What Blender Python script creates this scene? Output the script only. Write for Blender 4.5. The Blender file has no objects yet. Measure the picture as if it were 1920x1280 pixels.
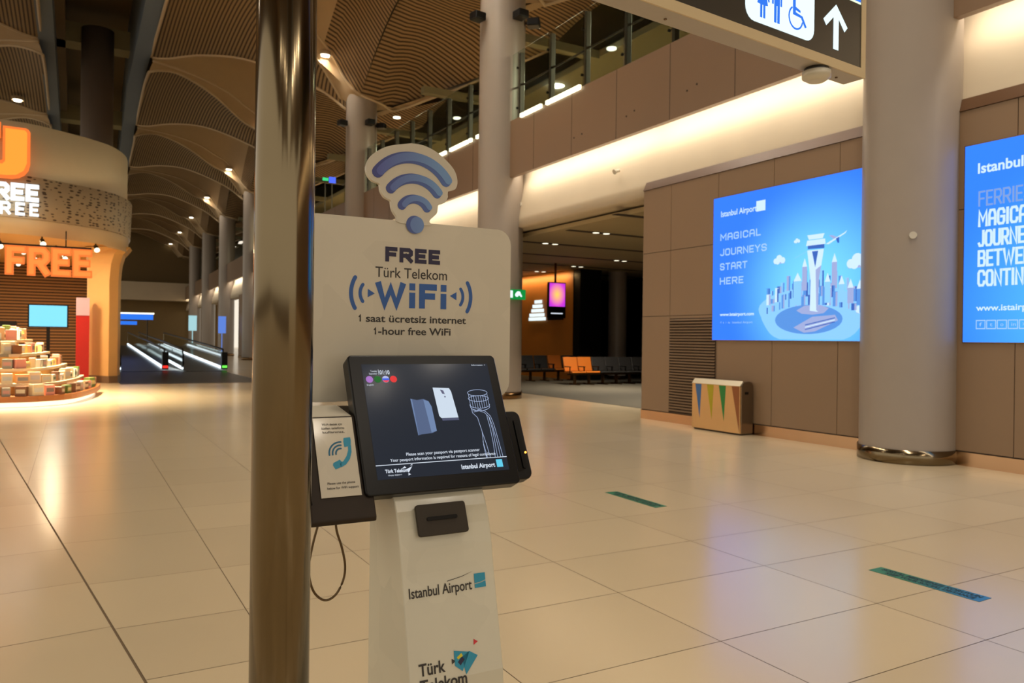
import bpy, bmesh, math, random
from mathutils import Vector, Matrix
random.seed(7)
S = bpy.context.scene
COL = S.collection

# ------------------------------------------------------------------ camera
F = 1458.7
fw = Vector((0.4910, 0.8712, -0.0023)).normalized()
roll = 0.0124
right0 = fw.cross(Vector((0, 0, 1))).normalized()
up0 = right0.cross(fw).normalized()
right = (right0 * math.cos(roll) + up0 * math.sin(roll)).normalized()
up = right.cross(fw).normalized()
cd = bpy.data.cameras.new('camera')
cam = bpy.data.objects.new('camera', cd)
COL.objects.link(cam)
m3 = Matrix((right, up, -fw)).transposed()
cam.matrix_world = Matrix.Translation((0, 0, 1.5)) @ m3.to_4x4()
cd.sensor_width = 23.6
cd.lens = F / 1920 * 23.6
cd.clip_start = 0.05
cd.clip_end = 400
cd.dof.use_dof = True
cd.dof.focus_distance = 2.25
cd.dof.aperture_fstop = 4.5
S.camera = cam

# ------------------------------------------------------------------ world, exposure
S.view_settings.view_transform = 'Standard'
S.view_settings.look = 'None'
S.view_settings.gamma = 1
S.view_settings.exposure = 0.0
w = bpy.data.worlds.new('world'); S.world = w; w.use_nodes = True
w.node_tree.nodes['Background'].inputs[0].default_value = (1.0, 0.90, 0.74, 1)
w.node_tree.nodes['Background'].inputs[1].default_value = 1.0


def area(name, loc, size, power, color, rot=(0, 0, 0), size_y=None, shape=None, spread=math.pi):
    l = bpy.data.lights.new(name, 'AREA'); l.energy = power; l.color = color
    l.size = size
    l.spread = spread
    if size_y: l.shape = 'RECTANGLE'; l.size_y = size_y
    else: l.shape = shape or 'DISK'
    o = bpy.data.objects.new(name, l); COL.objects.link(o)
    o.location = loc; o.rotation_euler = rot
    return o


WARM = (1.0, 0.89, 0.74)
COOL = (1.0, 0.93, 0.80)
# light cove running the whole length of the right wall, one line per bay
for i in range(10):
    y = -4.95 + 11.3 * i
    bx = max(0, (y - 38)) * .026
    area('cove_line_light', (9.72 + bx, y, 5.80), 0.10, 118, (1.0, 0.90, 0.75), rot=(0, -0.65, 0), size_y=11.2)
# downlights of the vault ribs (the fittings are built below), the near ones matter for the floor
DL = []
for i in range(7):
    yc = -4.95 + 11.3 * i
    DL.append((8.0 + max(0, yc - 38) * .026, yc - 0.35, 11.95))
ADDED_RIB_LAMPS = [(3.4, -5.4, 12.3), (4.7, -3.9, 12.5), (5.9, -2.5, 12.5), (7.0, -1.3, 12.1)]   # extra lamps added along the three nearest ribs, light the floor without hot spots
for p in DL:
    area('vault_light', (p[0], p[1], p[2] - .15), 0.3, 42 if p[1] < 20 else 50, WARM, spread=2.2)
for yc in (-4.95, 6.35, 17.65):
    for x, dy, z in ADDED_RIB_LAMPS:  # added lamps, strung along each near rib for softer floor light
        area('vault_light', (x, yc + dy, z - .15), 0.5, 86, WARM, spread=2.3)
        area('vault_light', (1.4 - x, yc + dy, z - .15), 0.5, 26, WARM, spread=2.3)
for i in range(3, 6):
    area('vault_light', (-6.55, -4.95 + 11.3 * i, 11.8), 0.5, 240, WARM, spread=2.3)
# shop interior
for x, y in ((-3.4, 26), (-1.2, 26.2), (-3.0, 30), (-0.6, 30.5)):
    area('shop_spot_light', (x, y, 4.15), 0.6, 150, (1.0, 0.74, 0.46))
area('added_goods_light', (-1.2, 21.0, 5.2), 0.5, 900, (1.0, 0.80, 0.52), spread=1.7)  # added lamp with no fitting, brightens the goods display
# gate room and mezzanine ceilings
area('gate_room_light', (14.5, 19.5, 4.1), 0.4, 200, WARM, spread=2.2)
area('gate_room_light', (13.0, 14.0, 4.1), 0.4, 150, WARM, spread=2.0)
area('gate_wall_wash_light', (16.35, 28.5, 4.05), 0.1, 60, (1.0, 0.62, 0.25), rot=(0, -0.5, 0), size_y=7)
for y in (12, 22, 34, 48):
    area('mezzanine_light', (14, y, 10.0), 0.5, 700, (0.95, 0.92, 0.62))

# ------------------------------------------------------------------ materials


def lin(c):
    return tuple(((v / 12.92) if v <= 0.04045 else ((v + 0.055) / 1.055) ** 2.4) for v in c)


def rgb(r, g, b): return lin((r / 255, g / 255, b / 255))


def P(name, col, rough=0.6, metal=0.0, emis=None, es=0.0, noise=0.04, nscale=4.0, spec=0.5, coat=0.0):
    m = bpy.data.materials.new(name); m.use_nodes = True
    nt = m.node_tree; b = nt.nodes['Principled BSDF']
    b.inputs['Roughness'].default_value = rough
    b.inputs['Metallic'].default_value = metal
    b.inputs['Specular IOR Level'].default_value = spec
    b.inputs['Coat Weight'].default_value = coat
    b.inputs['Coat Roughness'].default_value = 0.08
    tc = nt.nodes.new('ShaderNodeTexCoord')
    n = nt.nodes.new('ShaderNodeTexNoise'); n.inputs['Scale'].default_value = nscale; n.inputs['Detail'].default_value = 4
    nt.links.new(tc.outputs['Object'], n.inputs['Vector'])
    mp = nt.nodes.new('ShaderNodeMapRange'); mp.inputs['To Min'].default_value = 1 - noise; mp.inputs['To Max'].default_value = 1 + noise
    nt.links.new(n.outputs['Fac'], mp.inputs['Value'])
    vm = nt.nodes.new('ShaderNodeVectorMath'); vm.operation = 'SCALE'; vm.inputs[0].default_value = col[:3]
    nt.links.new(mp.outputs['Result'], vm.inputs['Scale'])
    nt.links.new(vm.outputs['Vector'], b.inputs['Base Color'])
    if emis:
        b.inputs['Emission Color'].default_value = (*emis, 1); b.inputs['Emission Strength'].default_value = es
    return m


def E(name, col, s=1.0):
    return P(name, (0.01, 0.01, 0.01), 0.6, emis=col, es=s, noise=0.0, spec=0.08)


M = {}
M['panel_brown'] = P('wall_panel', rgb(138, 112, 86), 0.42, noise=0.05, nscale=0.7, spec=0.4)
M['seam'] = P('panel_seam', rgb(62, 48, 36), 0.8)
M['plaster'] = P('plaster', rgb(202, 186, 160), 0.9, noise=0.07, nscale=1.3)
M['fascia'] = P('fascia_panel', rgb(128, 102, 78), 0.35, noise=0.05, nscale=0.8)
M['steel'] = P('brushed_steel', rgb(122, 108, 84), 0.15, 1.0, noise=0.06, nscale=9)
M['copper_steel'] = P('warm_steel_trim', rgb(196, 158, 122), 0.22, 1.0, noise=0.05)
M['dark_steel'] = P('dark_bronze_trim', rgb(120, 92, 62), 0.25, 1.0)
M['reveal'] = P('reveal_trim', rgb(88, 58, 30), 0.35, 0.1)
M['column'] = P('column_coating', rgb(152, 140, 128), 0.36, noise=0.03, spec=0.4)
M['black'] = P('black_plastic', rgb(16, 14, 12), 0.4, noise=0.05, spec=0.25)
M['black_gloss'] = P('black_bezel', rgb(12, 10, 9), 0.3, noise=0.03, spec=0.25)
M['dark_post'] = P('dark_post_metal', rgb(60, 50, 36), 0.4, 0.3)
M['white_paint'] = P('white_kiosk_paint', rgb(205, 198, 180), 0.28, noise=0.02, coat=0.2)
M['white_board'] = P('white_board_paint', rgb(196, 188, 170), 0.45, noise=0.02)
M['beige'] = P('ceiling_plaster', rgb(176, 152, 118), 0.8, noise=0.03)
M['lip'] = P('ceiling_lip', rgb(196, 174, 140), 0.5)
M['beam'] = P('ceiling_beam', rgb(104, 116, 128), 0.45, noise=0.05)
M['cross'] = P('skylight_beam', rgb(150, 138, 96), 0.8)
M['brown_ceiling'] = P('skylight_brown', rgb(120, 98, 62), 0.9, noise=0.05)
M['navy'] = P('navy_ink', rgb(34, 28, 62), 0.5)
M['blue_ink'] = P('blue_ink', rgb(44, 88, 158), 0.5)
M['dark_ink'] = P('dark_ink', rgb(44, 38, 34), 0.5)
M['teal_ink'] = P('teal_ink', rgb(40, 140, 172), 0.5)
M['teal_dark'] = P('deep_teal_ink', rgb(24, 96, 128), 0.5)
M['yellow_ink'] = P('yellow_ink', rgb(205, 190, 40), 0.5)
M['red_ink'] = P('red_ink', rgb(200, 50, 56), 0.5)
M['led_yellow'] = E('edge_light_strip', (1.0, 0.93, 0.62), 3.0)
M['lamp_warm'] = E('lamp_lens', (1.0, 0.92, 0.72), 6.0)
M['lamp_soft'] = E('small_lamp_lens', (1.0, 0.93, 0.70), 2.2)
M['orange'] = E('orange_letter', (1.0, 0.20, 0.035), 1.05)
M['orange_mid'] = E('orange_letter_core', (1.0, 0.36, 0.04), 1.1)
M['white_lit'] = E('white_letter', (0.86, 0.94, 1.0), 1.6)
M['white_sign'] = E('white_sign_light', (0.80, 0.97, 1.0), 1.15)
M['sign_blue'] = E('sign_blue_light', (0.03, 0.20, 0.92), 1.0)
M['sign_black'] = P('sign_dark_face', rgb(50, 46, 40), 0.3, noise=0.03)
M['screen_ui'] = E('screen_white', (0.80, 0.88, 1.0), 0.85)
M['screen_cyan'] = E('screen_cyan', (0.22, 0.74, 1.0), 1.15)
M['slat_brown'] = P('vent_slat', rgb(120, 94, 66), 0.5)
M['vent_dark'] = P('vent_recess', rgb(46, 32, 22), 0.9)
M['carpet'] = P('gate_carpet', rgb(86, 80, 66), 0.95, noise=0.12, nscale=30)
M['seat_dark'] = P('seat_vinyl_dark', rgb(46, 44, 42), 0.5)
M['seat_orange'] = P('seat_vinyl_orange', rgb(205, 112, 28), 0.5)
M['window_night'] = P('night_glass', rgb(6, 6, 8), 0.08, spec=0.6, noise=0)
M['wood_orange'] = P('orange_wood_wall', rgb(176, 112, 40), 0.5, noise=0.08, nscale=2)
M['green_sign'] = E('green_sign', (0.0, 0.30, 0.05), 0.9)
M['mezz_wall'] = P('mezzanine_wall', rgb(128, 122, 92), 0.8, noise=0.1, nscale=0.6)
M['walk_dark'] = P('travelator_tread', rgb(52, 52, 56), 0.35, 0.2)
M['strip_white'] = E('travelator_light', (0.80, 0.93, 1.0), 2.0)


def stripes(name, axis, period, col, dark, frac=0.42):
    m = P(name, col, 0.7, noise=0.03)
    nt = m.node_tree; b = nt.nodes['Principled BSDF']
    g = nt.nodes.new('ShaderNodeNewGeometry'); sx = nt.nodes.new('ShaderNodeSeparateXYZ')
    nt.links.new(g.outputs['Position'], sx.inputs[0])
    d = nt.nodes.new('ShaderNodeMath'); d.operation = 'DIVIDE'; d.inputs[1].default_value = period
    nt.links.new(sx.outputs[axis], d.inputs[0])
    f = nt.nodes.new('ShaderNodeMath'); f.operation = 'FRACT'; nt.links.new(d.outputs[0], f.inputs[0])
    l = nt.nodes.new('ShaderNodeMath'); l.operation = 'LESS_THAN'; l.inputs[1].default_value = frac
    nt.links.new(f.outputs[0], l.inputs[0])
    mx = nt.nodes.new('ShaderNodeMix'); mx.data_type = 'RGBA'
    mx.inputs['A'].default_value = (*col, 1); mx.inputs['B'].default_value = (*dark, 1)
    nt.links.new(l.outputs[0], mx.inputs['Factor'])
    nt.links.new(mx.outputs['Result'], b.inputs['Base Color'])
    return m


M['slat_y'] = stripes('ceiling_slats_long', 'X', 0.125, rgb(150, 124, 84), rgb(66, 48, 28))
M['slat_x'] = stripes('ceiling_slats_cross', 'Y', 0.16, rgb(150, 122, 84), rgb(62, 44, 26))
M['gate_ceiling'] = P('gate_ceiling', rgb(168, 150, 112), 0.8)
M['shop_wall'] = P('shop_wall', rgb(204, 184, 150), 0.6, noise=0.03)
M['shop_inner'] = P('shop_inner', rgb(216, 170, 104), 0.7)
M['shop_slats'] = stripes('shop_slat_wall', 'Z', 0.12, rgb(160, 120, 70), rgb(60, 40, 24))

# perforated band of the shop front
m = P('perforated_band', rgb(170, 148, 116), 0.6); M['perf'] = m
nt = m.node_tree; b = nt.nodes['Principled BSDF']
tc = nt.nodes.new('ShaderNodeTexCoord')
mp = nt.nodes.new('ShaderNodeMapping'); mp.inputs['Scale'].default_value = (5.5, 5.5, 13)
nt.links.new(tc.outputs['Object'], mp.inputs['Vector'])
v = nt.nodes.new('ShaderNodeTexVoronoi'); v.inputs['Scale'].default_value = 1.0; v.inputs['Randomness'].default_value = 0.55
nt.links.new(mp.outputs[0], v.inputs['Vector'])
l = nt.nodes.new('ShaderNodeMath'); l.operation = 'LESS_THAN'; l.inputs[1].default_value = 0.33
nt.links.new(v.outputs['Distance'], l.inputs[0])
mx = nt.nodes.new('ShaderNodeMix'); mx.data_type = 'RGBA'
mx.inputs['A'].default_value = (*rgb(176, 154, 120), 1); mx.inputs['B'].default_value = (*rgb(84, 66, 46), 1)
nt.links.new(l.outputs[0], mx.inputs['Factor']); nt.links.new(mx.outputs['Result'], b.inputs['Base Color'])

# polished floor tile, each tile its own slight tone
m = P('floor_tile', rgb(196, 176, 142), 0.16, spec=0.5); M['tile'] = m
nt = m.node_tree; b = nt.nodes['Principled BSDF']
g = nt.nodes.new('ShaderNodeNewGeometry')
mp = nt.nodes.new('ShaderNodeMapRange'); mp.inputs['To Min'].default_value = 0.955; mp.inputs['To Max'].default_value = 1.03
nt.links.new(g.outputs['Random Per Island'], mp.inputs['Value'])
tc = nt.nodes.new('ShaderNodeTexCoord')
n = nt.nodes.new('ShaderNodeTexNoise'); n.inputs['Scale'].default_value = 0.8; n.inputs['Detail'].default_value = 2
nt.links.new(tc.outputs['Object'], n.inputs['Vector'])
m2 = nt.nodes.new('ShaderNodeMapRange'); m2.inputs['To Min'].default_value = 0.98; m2.inputs['To Max'].default_value = 1.02
nt.links.new(n.outputs['Fac'], m2.inputs['Value'])
mu = nt.nodes.new('ShaderNodeMath'); mu.operation = 'MULTIPLY'
nt.links.new(mp.outputs[0], mu.inputs[0]); nt.links.new(m2.outputs[0], mu.inputs[1])
vm = nt.nodes.new('ShaderNodeVectorMath'); vm.operation = 'SCALE'; vm.inputs[0].default_value = rgb(205, 186, 152)
nt.links.new(mu.outputs[0], vm.inputs['Scale']); nt.links.new(vm.outputs[0], b.inputs['Base Color'])
b.inputs['Roughness'].default_value = 0.20
M['grout'] = P('floor_grout', rgb(112, 92, 66), 0.8)

# triangular tint print on the kiosk boards
def faceted(name, base, amt, rough):
    m = P(name, base, rough, coat=0.15); nt = m.node_tree; b = nt.nodes['Principled BSDF']
    tc = nt.nodes.new('ShaderNodeTexCoord')
    v = nt.nodes.new('ShaderNodeTexVoronoi'); v.inputs['Scale'].default_value = 7; v.distance = 'MANHATTAN'
    nt.links.new(tc.outputs['Object'], v.inputs['Vector'])
    sp = nt.nodes.new('ShaderNodeSeparateColor'); nt.links.new(v.outputs['Color'], sp.inputs[0])
    mr = nt.nodes.new('ShaderNodeMapRange'); mr.inputs['To Min'].default_value = 1 - amt; mr.inputs['To Max'].default_value = 1 + amt * .3
    nt.links.new(sp.outputs[0], mr.inputs['Value'])
    vm = nt.nodes.new('ShaderNodeVectorMath'); vm.operation = 'SCALE'; vm.inputs[0].default_value = base
    nt.links.new(mr.outputs[0], vm.inputs['Scale']); nt.links.new(vm.outputs[0], b.inputs['Base Color'])
    return m


M['board'] = faceted('kiosk_board_print', rgb(200, 191, 172), 0.05, 0.4)
M['stand'] = faceted('kiosk_stand_print', rgb(204, 198, 178), 0.05, 0.25)

# backlit blue poster: a printed gradient, brighter at the middle
def poster(name, y0, y1, a, bcol, s):
    m = E(name, a, s); nt = m.node_tree; b = nt.nodes['Principled BSDF']
    g = nt.nodes.new('ShaderNodeNewGeometry'); sx = nt.nodes.new('ShaderNodeSeparateXYZ')
    nt.links.new(g.outputs['Position'], sx.inputs[0])
    vd = nt.nodes.new('ShaderNodeVectorMath'); vd.operation = 'DISTANCE'; vd.inputs[1].default_value = (9.65, y0, y1)
    nt.links.new(g.outputs['Position'], vd.inputs[0])
    mr = nt.nodes.new('ShaderNodeMapRange'); mr.inputs['From Min'].default_value = 0.2; mr.inputs['From Max'].default_value = 1.9
    mr.interpolation_type = 'SMOOTHSTEP'
    nt.links.new(vd.outputs['Value'], mr.inputs['Value'])
    mx = nt.nodes.new('ShaderNodeMix'); mx.data_type = 'RGBA'
    mx.inputs['A'].default_value = (*bcol, 1); mx.inputs['B'].default_value = (*a, 1)
    nt.links.new(mr.outputs[0], mx.inputs['Factor']); nt.links.new(mx.outputs['Result'], b.inputs['Emission Color'])
    return m


M['poster_a'] = poster('poster_light_blue', 7.9, 2.3, (0.022, 0.145, 0.80), (0.13, 0.48, 0.80), 1.6)
M['poster_b'] = poster('poster_light_blue_two', 4.2, 2.0, (0.022, 0.160, 0.80), (0.06, 0.34, 0.80), 1.6)
M['pw'] = E('poster_white', (0.62, 0.82, 1.0), 1.1)
M['pl'] = E('poster_pale_blue', (0.26, 0.60, 1.0), 1.1)
M['pm'] = E('poster_mid_blue', (0.12, 0.36, 0.92), 0.9)
M['pd'] = E('poster_deep_blue', (0.05, 0.16, 0.62), 0.9)
M['pg'] = E('poster_lilac', (0.42, 0.50, 0.86), 0.9)
M['pt'] = E('poster_text_blue', (0.42, 0.68, 1.0), 0.95)
M['ptg'] = E('poster_text_grey', (0.25, 0.42, 0.84), 0.9)

# kiosk screen
m = E('kiosk_screen', (0.016, 0.021, 0.032), 1.0); m.node_tree.nodes['Principled BSDF'].inputs['Roughness'].default_value = 0.12
M['screen'] = m

# glass
m = bpy.data.materials.new('balustrade_glass'); m.use_nodes = True
b = m.node_tree.nodes['Principled BSDF']
b.inputs['Base Color'].default_value = (0.78, 0.86, 0.80, 1); b.inputs['Roughness'].default_value = 0.03
b.inputs['Transmission Weight'].default_value = 1.0; b.inputs['IOR'].default_value = 1.15
M['glass'] = m

# ------------------------------------------------------------------ mesh helpers


class MB:
    def __init__(s): s.v = []; s.f = []; s.mi = []; s.sm = []

    def add(s, vs, fs, mi=0, smooth=False):
        k = len(s.v); s.v += [tuple(q) for q in vs]
        for f in fs: s.f.append([i + k for i in f]); s.mi.append(mi); s.sm.append(smooth)
        return s

    def box(s, x0, x1, y0, y1, z0, z1, mi=0):
        vs = [(x, y, z) for z in (z0, z1) for y in (y0, y1) for x in (x0, x1)]
        return s.add(vs, [(0, 2, 3, 1), (4, 5, 7, 6), (0, 1, 5, 4), (2, 6, 7, 3), (0, 4, 6, 2), (1, 3, 7, 5)], mi)

    def obox(s, O, A, B, C, mi=0):
        O, A, B, C = map(Vector, (O, A, B, C))
        vs = [O + A * i + B * j + C * k for k in (0, 1) for j in (0, 1) for i in (0, 1)]
        return s.add(vs, [(0, 2, 3, 1), (4, 5, 7, 6), (0, 1, 5, 4), (2, 6, 7, 3), (0, 4, 6, 2), (1, 3, 7, 5)], mi)

    def prism(s, poly, D, mi=0, smooth=False):
        """poly: list of 3d points (planar), extruded by vector D"""
        n = len(poly); D = Vector(D); a = [Vector(p) for p in poly]; bq = [p + D for p in a]
        s.add(a + bq, [tuple(range(n))[::-1], tuple(range(n, 2 * n))], mi)
        return s.add(a + bq, [(i, (i + 1) % n, n + (i + 1) % n, n + i) for i in range(n)], mi, smooth)

    def cyl(s, A, B_, r0, r1=None, n=24, mi=0, caps=True, smooth=True):
        A, B_ = Vector(A), Vector(B_); r1 = r0 if r1 is None else r1
        d = (B_ - A).normalized(); q = d.to_track_quat('Z', 'Y').to_matrix()
        X, Y = q @ Vector((1, 0, 0)), q @ Vector((0, 1, 0))
        vs = []
        for c, r in ((A, r0), (B_, r1)):
            vs += [c + X * r * math.cos(2 * math.pi * i / n) + Y * r * math.sin(2 * math.pi * i / n) for i in range(n)]
        s.add(vs, [(i, (i + 1) % n, n + (i + 1) % n, n + i) for i in range(n)], mi, smooth)
        if caps: s.add(vs, [tuple(range(n))[::-1], tuple(range(n, 2 * n))], mi)
        return s

    def tube(s, pts, r, n=8, mi=0, closed=False):
        pts = [Vector(p) for p in pts]; N = len(pts); vs = []
        for i, p in enumerate(pts):
            d = (pts[(i + 1) % N if closed else min(i + 1, N - 1)] - pts[(i - 1) % N if closed else max(i - 1, 0)]).normalized()
            ref = Vector((0, 0, 1)) if abs(d.z) < .9 else Vector((1, 0, 0))
            X = d.cross(ref).normalized(); Y = d.cross(X)
            vs += [p + X * r * math.cos(2 * math.pi * k / n) + Y * r * math.sin(2 * math.pi * k / n) for k in range(n)]
        fs = []
        for i in range(N if closed else N - 1):
            j = (i + 1) % N
            fs += [(i * n + k, i * n + (k + 1) % n, j * n + (k + 1) % n, j * n + k) for k in range(n)]
        if not closed: fs += [tuple(range(n))[::-1], tuple(range((N - 1) * n, N * n))]
        return s.add(vs, fs, mi, True)

    def grid(s, rows, mi=0, smooth=True):
        n = len(rows[0]); vs = [p for r in rows for p in r]
        return s.add(vs, [(i * n + j, i * n + j + 1, (i + 1) * n + j + 1, (i + 1) * n + j)
                          for i in range(len(rows) - 1) for j in range(n - 1)], mi, smooth)

    def build(s, name, mats, parent=None, kind=None, bevel=0, label=None):
        if not isinstance(mats, (list, tuple)): mats = [mats]
        off = Vector((0, 0, 0)); r = parent
        while r is not None: off += r.location; r = r.parent
        me = bpy.data.meshes.new(name)
        me.from_pydata([tuple(Vector(q) - off) for q in s.v], [], s.f)
        for mt in mats: me.materials.append(mt)
        me.polygons.foreach_set('material_index', s.mi)
        me.polygons.foreach_set('use_smooth', s.sm)
        bm = bmesh.new(); bm.from_mesh(me)
        if bevel or any(s.sm): bmesh.ops.remove_doubles(bm, verts=bm.verts, dist=1e-5)
        bmesh.ops.recalc_face_normals(bm, faces=bm.faces)
        bm.to_mesh(me); bm.free(); me.update()
        o = bpy.data.objects.new(name, me); COL.objects.link(o)
        if parent: o.parent = parent
        if kind: o['kind'] = kind
        if label: o['label'] = label
        if bevel:
            md = o.modifiers.new('bevel', 'BEVEL'); md.width = bevel; md.segments = 3; md.limit_method = 'ANGLE'
        return o


def tag(o, label, cat, group=None, kind=None):
    o['label'] = label; o['category'] = cat
    if group: o['group'] = group
    if kind: o['kind'] = kind
    return o


def thing(name, loc, label, cat, group=None):
    o = bpy.data.objects.new(name, None); COL.objects.link(o); o.location = loc
    o.empty_display_size = .1
    return tag(o, label, cat, group)


def struct(mb, name, mats, parent=None):
    return mb.build(name, mats, parent, kind='structure')


def copy_tree(o, loc=None, label=None, parent=None):
    c = o.copy(); COL.objects.link(c)
    if parent: c.parent = parent
    if loc is not None: c.location = loc
    if label: c['label'] = label
    for ch in list(o.children): copy_tree(ch, parent=c)
    return c


ORD = ['first', 'second', 'third', 'fourth', 'fifth', 'sixth', 'seventh', 'eighth', 'ninth', 'tenth', 'eleventh', 'twelfth', 'thirteenth', 'fourteenth',
       'fifteenth', 'sixteenth', 'seventeenth', 'eighteenth', 'nineteenth', 'twentieth'] + ['twenty-' + q for q in ('first', 'second', 'third', 'fourth', 'fifth', 'sixth', 'seventh', 'eighth', 'ninth')]
_tc = {}


def tmesh(body, bold):
    k = (body, bold)
    if k in _tc: return _tc[k]
    cu = bpy.data.curves.new('t', 'FONT'); cu.body = body; cu.size = 1; cu.resolution_u = 4; cu.offset = bold
    cu.fill_mode = 'BOTH'
    ob = bpy.data.objects.new('t', cu); COL.objects.link(ob)
    dg = bpy.context.evaluated_depsgraph_get(); dg.update()
    me = bpy.data.meshes.new_from_object(ob.evaluated_get(dg))
    vs = [v.co.copy() for v in me.vertices]; fs = [tuple(p.vertices) for p in me.polygons]
    bpy.data.objects.remove(ob); bpy.data.curves.remove(cu); bpy.data.meshes.remove(me)
    _tc[k] = (vs, fs); return _tc[k]


CAPH = None


def text(mb, body, O, R, U, width, cap, depth=0.0008, bold=0.0, mi=0):
    """lettering on a plane: baseline start O, unit right R, unit up U, fitted to width and capital height"""
    global CAPH
    if CAPH is None:
        vs, _ = tmesh('H', 0.0); CAPH = max(q.y for q in vs)
    vs, fs = tmesh(body, bold)
    x0 = min(q.x for q in vs); x1 = max(q.x for q in vs)
    O, R, U = Vector(O), Vector(R).normalized(), Vector(U).normalized(); N = R.cross(U)
    sx = width / (x1 - x0); sy = cap / CAPH
    base = [O + R * (q.x - x0) * sx + U * q.y * sy for q in vs]
    n = len(vs)
    mb.add([p + N * depth for p in base], fs, mi)
    # side walls from boundary edges
    if depth > 0.005:
        cnt = {}
        for f in fs:
            for i in range(len(f)):
                e = (f[i], f[(i + 1) % len(f)]); cnt[e] = cnt.get(e, 0) + 1
        side = [(e[0], e[1]) for e in cnt if (e[1], e[0]) not in cnt]
        mb.add([p + N * depth for p in base] + base, [(a, bb, n + bb, n + a) for a, bb in side], mi)
    return mb


GL = {
 'A': [[(0, 0), (0, .7), (.2, 1), (.8, 1), (1, .7), (1, 0)], [(0, .42), (1, .42)]],
 'B': [[(0, 0), (0, 1), (.8, 1), (.95, .85), (.95, .65), (.8, .52), (0, .52)], [(.8, .52), (1, .38), (1, .15), (.85, 0), (0, 0)]],
 'C': [[(1, .75), (1, .85), (.8, 1), (.2, 1), (0, .85), (0, .15), (.2, 0), (.8, 0), (1, .15), (1, .25)]],
 'D': [[(0, 0), (0, 1), (.75, 1), (1, .8), (1, .2), (.75, 0), (0, 0)]],
 'E': [[(1, 1), (0, 1), (0, 0), (1, 0)], [(0, .5), (.85, .5)]],
 'F': [[(1, 1), (0, 1), (0, 0)], [(0, .5), (.85, .5)]],
 'G': [[(1, .75), (1, .85), (.8, 1), (.2, 1), (0, .85), (0, .15), (.2, 0), (.8, 0), (1, .15), (1, .48), (.55, .48)]],
 'H': [[(0, 0), (0, 1)], [(1, 0), (1, 1)], [(0, .5), (1, .5)]],
 'I': [[(.5, 0), (.5, 1)]], 'i': [[(.5, 0), (.5, .50)], [(.5, .96), (.5, 1.0)]], '1': [[(.05, .78), (.5, 1), (.5, 0)]],
 'J': [[(1, 1), (1, .15), (.8, 0), (.2, 0), (0, .15)]],
 'L': [[(0, 1), (0, 0), (1, 0)]],
 'M': [[(0, 0), (0, 1), (.5, .35), (1, 1), (1, 0)]],
 'N': [[(0, 0), (0, 1), (1, 0), (1, 1)]],
 'O': [[(.2, 0), (.8, 0), (1, .15), (1, .85), (.8, 1), (.2, 1), (0, .85), (0, .15), (.2, 0)]],
 'R': [[(0, 0), (0, 1), (.8, 1), (1, .85), (1, .6), (.8, .45), (0, .45)], [(.5, .45), (1, 0)]],
 'S': [[(1, .8), (.8, 1), (.2, 1), (0, .85), (0, .65), (.2, .52), (.8, .48), (1, .35), (1, .15), (.8, 0), (.2, 0), (0, .2)]],
 'T': [[(0, 1), (1, 1)], [(.5, 1), (.5, 0)]],
 'U': [[(0, 1), (0, .15), (.2, 0), (.8, 0), (1, .15), (1, 1)]],
 'W': [[(0, 1), (.25, 0), (.5, .85), (.75, 0), (1, 1)]],
 'Y': [[(0, 1), (.5, .48), (1, 1)], [(.5, .48), (.5, 0)]]}
GW = {'I': .15, 'i': .15, '1': .45, 'M': 1.25, 'W': 1.6, 'E': .85, 'F': .85, 'L': .8, 'J': .8}


def block(mb, body, O, R, U, width, cap, st, depth=.0008, gap=.35, mi=0, lift=0.0):
    '''bold block capitals: mitred strokes of thickness st, fitted to width and cap'''
    O, R, U = Vector(O), Vector(R).normalized(), Vector(U).normalized(); N = R.cross(U)
    tot = sum(GW.get(c, 1) if c != ' ' else .6 for c in body) + gap * (len(body) - 1)
    k = (width - st) / tot; x = st / 2; H_ = cap - st
    for c in body:
        w_ = (GW.get(c, 1) if c != ' ' else .6) * k
        for pl_ in GL.get(c, []):
            P_ = []
            for a, b_ in pl_:
                ww = w_; P_.append(Vector((x + (a * ww if c not in 'Ii' else ww / 2), st / 2 + b_ * H_)))
            closed = (P_[0] - P_[-1]).length < 1e-6 and len(P_) > 2
            if closed: P_ = P_[:-1]
            n = len(P_); Lq, Rq = [], []
            for i in range(n):
                a = P_[i - 1] if (i or closed) else None; b_ = P_[(i + 1) % n] if (i < n - 1 or closed) else None
                d1 = (P_[i] - a).normalized() if a is not None else (b_ - P_[i]).normalized()
                d2 = (b_ - P_[i]).normalized() if b_ is not None else d1
                n1, n2 = Vector((-d1.y, d1.x)), Vector((-d2.y, d2.x)); m_ = (n1 + n2)
                m_ = m_.normalized() / max(.5, m_.normalized().dot(n1)) if m_.length > .05 else n1
                e = Vector((0, 0))
                if a is None: e = -d2 * st / 2
                if b_ is None: e = d1 * st / 2
                Lq.append(P_[i] + m_ * st / 2 + e); Rq.append(P_[i] - m_ * st / 2 + e)
            for i in range(n if closed else n - 1):
                j = (i + 1) % n; lift += 3e-5
                q = [Lq[i], Rq[i], Rq[j], Lq[j]]
                mb.prism([O + R * p.x + U * p.y + N * lift for p in q], N * depth, mi)
        x += w_ + gap * k
    return mb


def poly2(mb, pts, O, R, U, depth=0.0008, mi=0, off=0.0):
    O, R, U = Vector(O), Vector(R), Vector(U); N = R.cross(U)
    return mb.prism([O + R * a + U * c + N * off for a, c in pts], N * depth, mi)


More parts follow.
